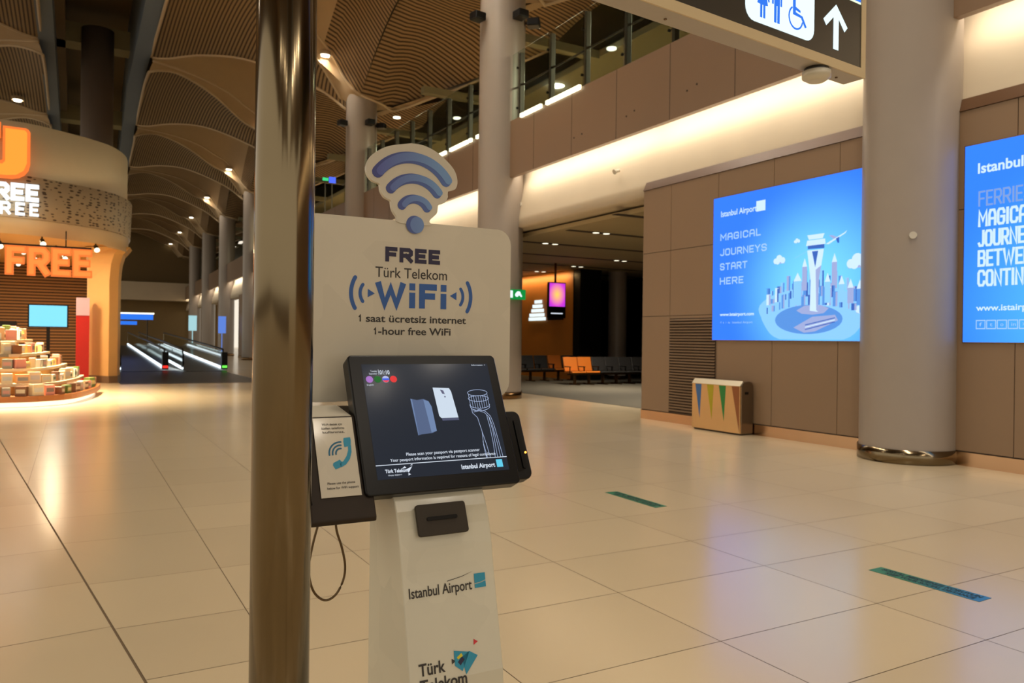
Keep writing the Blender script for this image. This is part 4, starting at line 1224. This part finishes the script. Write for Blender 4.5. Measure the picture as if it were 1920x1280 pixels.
def sp(mb, pts, offn=.0035, mi=0): poly2(mb, pts, SO + SN * offn, SR, Z_, .001, mi)
b = MB(); sp(b, rrect(-.690, -.319, .062, .262, .045)); plate = b.build('pictogram_plate', M['white_sign'], t)
b = MB(); sp(b, [(-.203, .068), (-.172, .068), (-.172, .182), (-.135, .143), (-.117, .162), (-.1885, .231), (-.264, .163), (-.247, .143), (-.203, .183)]); b.build('arrow', M['white_sign'], t)
b = MB()
sp(b, [(-.616, .082), (-.606, .082), (-.606, .125), (-.600, .125), (-.600, .082), (-.590, .082), (-.590, .125), (-.577, .127), (-.588, .175), (-.574, .14), (-.568, .142), (-.580, .195), (-.626, .195), (-.637, .142), (-.631, .14), (-.618, .175), (-.631, .127), (-.616, .125)], .0048)
sp(b, circ((-.603, .215), .013), .0048)
sp(b, [(-.543, .082), (-.531, .082), (-.531, .140), (-.526, .140), (-.526, .082), (-.514, .082), (-.514, .175), (-.510, .175), (-.510, .142), (-.502, .142), (-.502, .197), (-.555, .197), (-.555, .142), (-.547, .142), (-.547, .175), (-.543, .175)], .0048)
sp(b, circ((-.5285, .215), .013), .0048)
b.build('people_pictogram', M['sign_blue'], plate)
b = MB()
sp(b, [(-.442, .195), (-.428, .195), (-.427, .163), (-.400, .155), (-.400, .148), (-.427, .152), (-.426, .144), (-.388, .138), (-.364, .105), (-.373, .101), (-.396, .131), (-.441, .134)], .0048)
sp(b, circ((-.435, .213), .012), .0048)
sp(b, arcband((-.425, .125), .038, 125, 345, .006), .0048)
b.build('wheelchair_pictogram', M['sign_blue'], plate)
b = MB()
for q_ in (.10, 1.0, 1.45): b.cyl(SO - SR * q_ + SB * .05, SO - SR * q_ + SB * .05 - Z_ * .003, .005, n=10)
b.build('screw', M['dark_steel'], t)
t = thing('smoke_detector', (2.345, 1.925, 2.49), 'round white detector under the right end of the hanging sign', 'detector')
b = MB(); b.cyl((2.345, 1.93, 2.5), (2.345, 1.93, 2.485), .042, n=32); b.build('mounting_plate', M['sign_black'], t)
b = MB(); b.cyl((2.345, 1.93, 2.487), (2.345, 1.93, 2.465), .05, n=32); b.cyl((2.345, 1.93, 2.465), (2.345, 1.93, 2.452), .05, .03, n=32); b.build('dome', M['white_paint'], t)

# ------------------------------------------------------------------ kiosk
t = thing('wifi_kiosk', (.90, 2.05, 0), 'white free wifi kiosk with tilted touch screen and signal icon board', 'kiosk')
KY = 2.26
# stand, curved front
prof = [(2.035, 1.10), (2.02, 1.085), (2.0, 1.065), (1.978, 1.03), (1.958, .985), (1.942, .93), (1.930, .87), (1.9085, .78), (1.887, .69), (1.8655, .6), (1.850, .45), (1.838, .3), (1.828, .15), (1.822, 0.03), (2.19, .03), (2.19, 1.10)]
b = MB(); b.prism([(.762, y, z) for y, z in prof], (.275, 0, 0)); b.build('stand', M['stand'], t, bevel=.004)
b = MB(); b.box(.70, 1.10, 1.76, 2.3, 0, .03); b.build('foot_plate', M['white_paint'], t, bevel=.005)
b = MB(); b.box(.85, .95, 2.17, 2.25, .9, 1.36); b.build('board_bracket', M['black'], t)
# header board
hd = rrect(.565, 1.265, 1.31, 1.862, .05)
b = MB(); b.prism([(x, KY, z) for x, z in hd], (0, .018, 0)); brd = b.build('header_board', M['board'], t)
# signal icon cut out
oc = [(.905, 2.104), (.95, 2.102), (.999, 2.083), (1.048, 2.044), (1.064, 2.007), (1.057, 1.978), (1.032, 1.968), (1.031, 1.948), (1.018, 1.929), (.999, 1.922), (.995, 1.897), (.980, 1.881), (.968, 1.868), (.972, 1.855),
      (.868, 1.855), (.862, 1.871), (.85, 1.887), (.843, 1.905), (.841, 1.920), (.821, 1.929), (.808, 1.948), (.804, 1.968), (.781, 1.975), (.765, 1.995), (.763, 2.020), (.783, 2.055), (.83, 2.085)]
q3 = [(x, z, 0) for x, z in oc]; cl = q3 + q3[:1]
sm_ = [interp(cl, i / 110) for i in range(110)]
b = MB(); b.prism([(p.x, KY - .004, p.y) for p in sm_], (0, .016, 0)); ic = b.build('signal_icon_board', M['board'], t)
icmats = []
def gradmat(name, x0, x1, ca, cb):
    m = P(name, ca, .4, coat=.2); nt = m.node_tree; g = nt.nodes.new('ShaderNodeTexCoord'); sx = nt.nodes.new('ShaderNodeSeparateXYZ'); nt.links.new(g.outputs['Object'], sx.inputs[0])
    mr = nt.nodes.new('ShaderNodeMapRange'); mr.inputs['From Min'].default_value = x0 - .9; mr.inputs['From Max'].default_value = x1 - .9; nt.links.new(sx.outputs['X'], mr.inputs['Value'])
    mx = nt.nodes.new('ShaderNodeMix'); mx.data_type = 'RGBA'; mx.inputs['A'].default_value = (*ca, 1); mx.inputs['B'].default_value = (*cb, 1)
    nt.links.new(mr.outputs[0], mx.inputs['Factor']); nt.links.new(mx.outputs['Result'], nt.nodes['Principled BSDF'].inputs['Base Color']); return m
M['icon_hi'] = gradmat('icon_blue_print', .80, 1.0, rgb(74, 82, 156), rgb(104, 142, 192))
M['icon_lo'] = gradmat('icon_blue_edge_print', .78, 1.03, rgb(46, 48, 122), rgb(72, 100, 164))


def arc3(P0_, P1_, P2_, t_, d=(0, 0)):
    ax, ay = P0_; bx, by = P1_; cx, cy = P2_
    D = 2 * (ax * (by - cy) + bx * (cy - ay) + cx * (ay - by))
    ux = ((ax * ax + ay * ay) * (by - cy) + (bx * bx + by * by) * (cy - ay) + (cx * cx + cy * cy) * (ay - by)) / D
    uy = ((ax * ax + ay * ay) * (cx - bx) + (bx * bx + by * by) * (ax - cx) + (cx * cx + cy * cy) * (bx - ax)) / D
    r = math.hypot(ax - ux, ay - uy); a0 = math.degrees(math.atan2(ay - uy, ax - ux)); a1 = math.degrees(math.atan2(cy - uy, cx - ux))
    return arcband((ux + d[0], uy + d[1]), r, a0, a1, t_, 24)


KO = Vector((0, KY - .0045, 0))
arcs = [((.800, 2.005), (.905, 2.061), (1.026, 2.001), .034), ((.842, 1.959), (.912, 1.997), (.996, 1.959), .029), ((.879, 1.911), (.915, 1.934), (.962, 1.910), .026)]
b = MB(); b2 = MB()
for p0, p1, p2, tt in arcs:
    poly2(b, arc3(p0, p1, p2, tt + .002, (-.003, -.002)), KO, X_, Z_, .0006)
    poly2(b2, arc3(p0, p1, p2, tt - .008, (.006, .0015)), KO, X_, Z_, .0012)
poly2(b, circ((.919, 1.853), .028, 28), KO, X_, Z_, .0006); poly2(b2, circ((.927, 1.853), .023, 28, 1.1), KO, X_, Z_, .0012)
b.build('signal_arcs_edge', M['icon_lo'], ic); b2.build('signal_arcs', M['icon_hi'], ic)
TO = KY - .0003
b = MB(); block(b, 'FREE', (.826, TO, 1.734), X_, Z_, .182, .0455, .0125, .0006, gap=.62); b.build('free_lettering', M['navy'], brd)
def kline(parent, nm, body, O, R, U, wd, cap, bold, mat, depth=.0006, pre=None):
    b = MB(); text(b, body, O, R, U, wd, cap, depth, bold)
    if pre: pre(b)
    return b.build(nm, mat, parent)


kline(brd, 'operator_lettering', 'T\u00fcrk Telekom', (.795, TO, 1.686), X_, Z_, .238, .031, .004, M['dark_ink'])
kline(brd, 'turkish_line', 'saat \u00fccretsiz internet', (.767, TO, 1.549), X_, Z_, .335, .0215, .018, M['dark_ink'], pre=lambda b: block(b, '1', (.744, TO, 1.549), X_, Z_, .011, .021, .0042, .0006))
kline(brd, 'english_line', '-hour free WiFi', (.806, TO, 1.511), X_, Z_, .242, .0215, .018, M['dark_ink'], pre=lambda b: block(b, '1', (.792, TO, 1.511), X_, Z_, .011, .021, .0042, .0006))
b = MB(); block(b, 'WiFi', (.797, TO, 1.594), X_, Z_, .238, .077, .0195, .0006, gap=.62)
KT = Vector((0, TO, 0))
poly2(b, [(.772, 1.623), (.794, 1.635), (.772, 1.648)], KT, X_, Z_, .0006); poly2(b, [(1.067, 1.650), (1.044, 1.637), (1.067, 1.624)], KT, X_, Z_, .0006)
for c_, r, a0, a1, tt in (((.79, 1.635), .042, 143, 217, .010), ((.812, 1.635), .092, 150, 210, .012)):
    pts = [p for p in arcband(c_, r, a0, a1, tt, 14)]
    poly2(b, pts, KT, X_, Z_, .0006); poly2(b, [(1.838 - x, z) for x, z in pts][::-1], KT, X_, Z_, .0006)
b.build('wifi_lettering', M['blue_ink'], brd)

# monitor, local frame on the tilted plane
MO = Vector((0, 2.0, 1.1145)); MU = Vector((0, .4408, .8977)); MN = Vector((0, -.8977, .4408))
def slab(poly, front, depth): 
    b = MB(); b.prism([MO + X_ * a + MU * c_ + MN * front for a, c_ in poly], MN * -depth); return b
mon = slab(rrect(.676, 1.149, -.042, .370, .014), .010, .050).build('monitor_housing', M['black_gloss'], t, bevel=.005)
slab(rrect(.72, 1.10, .02, .31, .01), -.035, .05).build('monitor_rear', M['black'], mon)
b = slab([(.714, 0), (1.118, 0), (1.118, .340), (.714, .340)], .0108, .001); scr = b.build('display', M['screen'], mon)
SCO = MO + MN * .0112
def sq(mb, pts, mi=0, d=.0003): poly2(mb, pts, SCO, X_, MU, d, mi)
def stx(mb, s, x, v, wd, cap, bold=0.0, mi=0): text(mb, s, SCO + X_ * x + MU * v, X_, MU, wd, cap, .0003, bold, mi)
def sl(nm, *a):
    b = MB(); stx(b, *a); return b.build(nm, M['screen_ui'], scr)
sl('instruction_line', 'Please scan your passport via passport scanner', .806, .062, .228, .0085, .01)
sl('instruction_line', 'Your passport information is required for reasons of legal compliance', .757, .0475, .326, .0085, .01)
sl('airport_lettering', 'Istanbul Airport', .966, .012, .108, .0125, .03)
sl('operator_lettering', 'T\u00fcrk Telekom', .738, .017, .066, .0095, .03)
sl('operator_slogan', 'd\u00fcnyay\u0131 de\u011fi\u015ftirir', .745, .0085, .040, .004)
sl('clock_digits', '01:10', .765, .308, .030, .0125, .02)
sl('weekday', 'Tuesday', .738, .316, .020, .005); sl('date', 'September', .733, .308, .025, .005)
sl('information_link', 'Information  >', 1.063, .333, .047, .005); sl('language_name', 'English', .722, .274, .020, .0045)
b = MB(); sq(b, [(.7615, .306), (.7625, .306), (.7625, .323), (.7615, .323)]); b.build('clock_divider', M['screen_ui'], scr)
b = MB(); sq(b, [(.714, .0385), (1.118, .0385), (1.118, .0405), (.714, .0405)]); b.build('divider_line', M['screen_ui'], scr)
b = MB()
for tri in ([(.800, .024), (.818, .0315), (.805, .014)], [(.812, .034), (.819, .034), (.819, .038)], [(.803, .006), (.811, .009), (.804, .013)], [(.786, .026), (.800, .028), (.796, .033)]): sq(b, tri)
b.build('operator_logo', M['screen_ui'], scr)
# tower line drawing on the screen
b = MB()
def ln(pts, wv=.0012):
    for i in range(len(pts) - 1):
        a, c_ = Vector((*pts[i], 0)), Vector((*pts[i + 1], 0)); d = (c_ - a).normalized(); n = Vector((-d.y, d.x, 0)) * wv / 2; a -= d * .0003; c_ += d * .0003
        sq(b, [tuple((a - n).xy), tuple((c_ - n).xy), tuple((c_ + n).xy), tuple((a + n).xy)])
ex = lambda cx, cz, rx, rz, a0, a1, n=20: [(cx + rx * math.cos(math.radians(a0 + (a1 - a0) * i / n)), cz + rz * math.sin(math.radians(a0 + (a1 - a0) * i / n))) for i in range(n + 1)]
ln(ex(1.064, .244, .033, .010, 0, 360)); ln(ex(1.064, .226, .034, .010, 170, 370)); ln(ex(1.064, .205, .033, .011, 170, 370)); ln(ex(1.064, .199, .032, .012, 175, 365)); ln(ex(1.064, .2245, .034, .010, 20, 160))
for k in range(9):
    x = -.031 + .0078 * k; zz = -.010 * math.sqrt(max(0, 1 - (x / .033) ** 2)); ln([(1.064 + x, .244 + zz), (1.064 + x, .205 + zz * 1.1)], .001)
ln([(1.033, .200), (1.035, .180), (1.048, .165), (1.054, .12), (1.050, .08), (1.051, .041)]); ln([(1.036, .190), (1.045, .187), (1.060, .191), (1.078, .184), (1.092, .168), (1.098, .14), (1.102, .09), (1.106, .041)])
ln([(1.039, .183), (1.058, .186), (1.074, .180), (1.087, .165), (1.092, .14), (1.096, .09), (1.098, .041)]); ln([(1.054, .12), (1.060, .08), (1.064, .041)]); ln([(1.080, .172), (1.083, .13), (1.083, .08), (1.080, .041)]); ln([(1.086, .166), (1.090, .12), (1.088, .041)])
ln([(1.050, .09), (1.055, .041)], .001)
b.build('tower_drawing', E('tower_line', (.55, .68, 1), .8), scr)
b = MB(); sq(b, [(.845, .231), (.865, .226), (.885, .229), (.900, .222), (.907, .205), (.910, .13), (.895, .124), (.862, .122), (.851, .119)]); b.build('reader_picture', E('reader_blue', (.09, .13, .24), 1), scr)
b = MB(); sq(b, [(.885, .227), (.900, .221), (.907, .205), (.910, .13), (.893, .126)], d=.0005); sq(b, [(.846, .230), (.852, .120), (.853, .120), (.850, .229)], d=.0005); b.build('reader_edge', E('reader_edge', (.16, .24, .42), 1), scr)
b = MB(); sq(b, [(.921, .264), (.973, .261), (.978, .25), (.986, .168), (.932, .168), (.926, .175)]); b.build('passport_picture', E('passport_white', (.62, .72, .84), 1), scr)
b = MB(); sq(b, [(.933, .167), (.986, .167), (.987, .160), (.934, .160)]); b.build('passport_edge', E('passport_edge', (.08, .09, .16), 1), scr)
b = MB(); sq(b, [(.943, .257), (.953, .254), (.956, .242), (.948, .244)], d=.0006); sq(b, circ((.955, .234), .0025, 10), d=.0006); b.build('passport_marks', E('passport_marks', (.12, .12, .2), 1), scr)
for x, cc, nm in ((.732, (.45, .2, .62), 'english'), (.7565, (.02, .16, .03), 'green'), (.7805, (.5, .55, .9), 'tricolour'), (.804, (.85, .05, .05), 'red')):
    b = MB(); sq(b, circ((x, .293), .0105, 24)); b.build('language_button', E('flag_' + nm, cc, .9), scr)
b = MB(); sq(b, [(.7705, .2955), (.7905, .2955), (.7905, .2895), (.7705, .2895)], d=.0006); b.build('flag_stripe', E('flag_stripe_blue', (.05, .12, .75), 1), scr)
b = MB(); sq(b, [(.771, .2895), (.790, .2895), (.788, .286), (.7805, .2825), (.773, .286)], d=.0006); b.build('flag_stripe', E('flag_stripe_red', (.85, .06, .08), 1), scr)
b = MB(); sq(b, [(1.080, .010), (1.100, .010), (1.100, .033), (1.080, .033)]); b.build('logo_square', E('logo_cyan', (.12, .62, .85), 1), scr)
# passport scanner at the right side
sc_ = slab(rrect(1.118, 1.207, -.026, .190, .022), -.012, .045).build('passport_scanner', M['black'], t, bevel=.005)
slab(rrect(1.158, 1.176, -.002, .170, .008), -.0105, .004).build('scanner_slot', P('slot_dark', (.002, .002, .002), .2), sc_)
slab(rrect(1.178, 1.190, .005, .160, .005), -.006, .012).build('slot_guide', M['black_gloss'], sc_)
slab(rrect(1.150, 1.157, -.005, .165, .003), -.006, .012).build('slot_guide', M['black_gloss'], sc_)
slab(circ((1.198, .055), .0032, 14), -.0095, .004).build('status_led', E('led_orange', (1, .25, .03), 6), sc_)
# printer plate on the stand
PO = Vector((0, 1.9615, 1.0025)); PU = Vector((0, 2.0 - 1.942, 1.065 - .93)).normalized(); PN = X_.cross(PU)
b = MB(); b.prism([PO + X_ * a + PU * c_ + PN * .004 for a, c_ in rrect(.812, .961, -.043, .043, .008)], PN * .010); pp = b.build('printer_plate', P('printer_plate_paint', rgb(50, 42, 32), .5, spec=0.3), t, bevel=.002)
b = MB(); b.prism([PO + X_ * a + PU * c_ + PN * .0142 for a, c_ in rrect(.840, .930, -.003, .007, .004)], PN * .004); b.build('printer_slot', P('slot_black', (.001, .001, .001), .2), pp)
# prints on the stand front
TP = Vector((0, 1.930, .87)); TU = Vector((0, 1.930 - 1.887, .87 - .69)).normalized(); TN = X_.cross(TU)
def tp(z): return Vector((0, 1.930, .87)) + TU * ((z - .87) / TU.z) + TN * .0012
b = MB(); text(b, 'Istanbul Airport', tp(.812) + X_ * .778, X_, TU, .185, .026, .0005, .012); poly2(b, [(.89, .030), (.935, .037), (.968, .047), (.935, .0385), (.89, .0315)], tp(.812), X_, TU, .0005)
b.build('airport_lettering', M['dark_ink'], t)
b = MB(); poly2(b, [(.972, .0), (1.006, .0), (1.006, .016), (.990, .012), (.972, .010)], tp(.8135), X_, TU, .0005); poly2(b, [(.972, .0125), (.990, .0145), (1.006, .0185), (1.006, .038), (.972, .038)], tp(.8135), X_, TU, .0005)
b.build('airport_logo', M['teal_ink'], t)
b = MB(); text(b, 'T\u00fcrk', tp(.622) + X_ * .79, X_, TU, .075, .029, .0005, .02); b.build('operator_lettering', M['dark_ink'], t); b = MB(); text(b, 'Telekom', tp(.583) + X_ * .79, X_, TU, .135, .029, .0005, .02)
poly2(b, [(.885, .0), (.896, .007), (.885, .014)], tp(.635), X_, TU, .0005)
b.build('telekom_lettering', M['dark_ink'], t)
b = MB(); poly2(b, [(.893, -.008), (.893, .030), (.938, .020), (.914, -.025)], tp(.638), X_, TU, .0005); poly2(b, [(.938, .022), (.962, .007), (.924, -.035), (.914, .01)], tp(.638), X_, TU, .0005); b.build('telekom_logo', M['teal_ink'], t)
b = MB(); poly2(b, [(.902, .0), (.915, .012), (.922, .003), (.909, -.010)], tp(.638), X_, TU, .0009); b.build('telekom_logo_dark', M['navy'], t)
b = MB(); poly2(b, [(.900, .012), (.914, .021), (.918, .013), (.903, .006)], tp(.638), X_, TU, .0009); b.build('telekom_logo_yellow', M['yellow_ink'], t)
b = MB(); poly2(b, [(.953, .035), (.966, .042), (.954, .050)], tp(.638), X_, TU, .0005); b.build('telekom_logo_red', M['red_ink'], t)

# phone box on the left of the monitor
side = [(2.084, 1.283), (2.22, 1.302), (2.22, 1.03), (1.99, 1.012), (1.962, 1.018), (1.960, 1.030)]
b = MB(); b.prism([(.530, y, z) for y, z in side], (.172, 0, 0)); pb = b.build('phone_box', P('phone_box_metal', rgb(44, 33, 22), .45, 0, spec=0.25), t, bevel=.003)
b = MB(); b.prism([(.700, y, z) for y, z in [(2.04, 1.06), (2.22, 1.06), (2.22, 1.15), (2.07, 1.15)]], (.070, 0, 0)); b.build('phone_box_arm', M['black'], pb)
b = MB(); b.prism([(.532, 2.086, 1.2840), (.668, 2.086, 1.2840), (.668, 2.218, 1.3025), (.532, 2.218, 1.3025)], (0, 0, .0015)); b.build('top_sticker', M['white_board'], pb)
b = slab([(.560, -.034), (.668, -.034), (.668, .185), (.560, .185)], .003, .0012)
stk = b.build('sticker', M['board'], pb)
PO2 = MO + MN * .0035
for s, x, v, wd in (('Wi-Fi destek i\u00e7in', .583, .163, .055), ('l\u00fctfen telefonu', .581, .152, .062), ('kullan\u0131n\u0131z.', .583, .141, .060), ('Please use the phone', .580, .0, .074), ('below for WiFi support', .578, -.013, .084)):
    b = MB(); text(b, s, PO2 + X_ * x + MU * v, X_, MU, wd, .0062, .0003, .01); b.build('sticker_line', M['dark_ink'], stk)
b = MB()
poly2(b, [(.637, .100), (.655, .103), (.657, .118), (.656, .127), (.638, .126), (.636, .115)], PO2, X_, MU, .0003)
poly2(b, [(.647, .101), (.656, .104), (.655, .085), (.648, .066), (.636, .052), (.622, .045), (.618, .055), (.630, .062), (.640, .075), (.646, .090)], PO2, X_, MU, .0003)
poly2(b, [(.606, .040), (.622, .046), (.625, .060), (.620, .066), (.602, .058), (.600, .052)], PO2, X_, MU, .0003)
b.build('handset_print', M['teal_ink'], stk)
b = MB()
for r in (.014, .023, .032): poly2(b, arcband((.626, .083), r, 85, 185, .0045, 14), PO2, X_, MU, .0003)
b.build('sound_arcs_print', M['teal_dark'], stk)
# handset on the left cheek of the box, with its armoured cord
b = MB(); b.tube([(.522, 2.10, 1.27), (.515, 2.07, 1.24), (.515, 2.0, 1.12), (.522, 1.975, 1.07)], .013, n=12); b.build('handset', M['black'], pb)
import itertools
cord = [(.560, 2.0, 1.025), (.545, 2.0, .97), (.535, 2.0, .915), (.538, 2.0, .87), (.552, 2.0, .835), (.578, 2.0, .815), (.605, 2.0, .825), (.625, 2.0, .86), (.630, 2.0, .90), (.620, 2.0, .95), (.607, 2.0, .99), (.602, 2.0, 1.025)]
b = MB(); b.tube([interp(cord, i / 60) for i in range(61)], .0032, n=8); b.build('armoured_cord', P('cord_steel', rgb(96, 78, 54), .3, .8), pb)
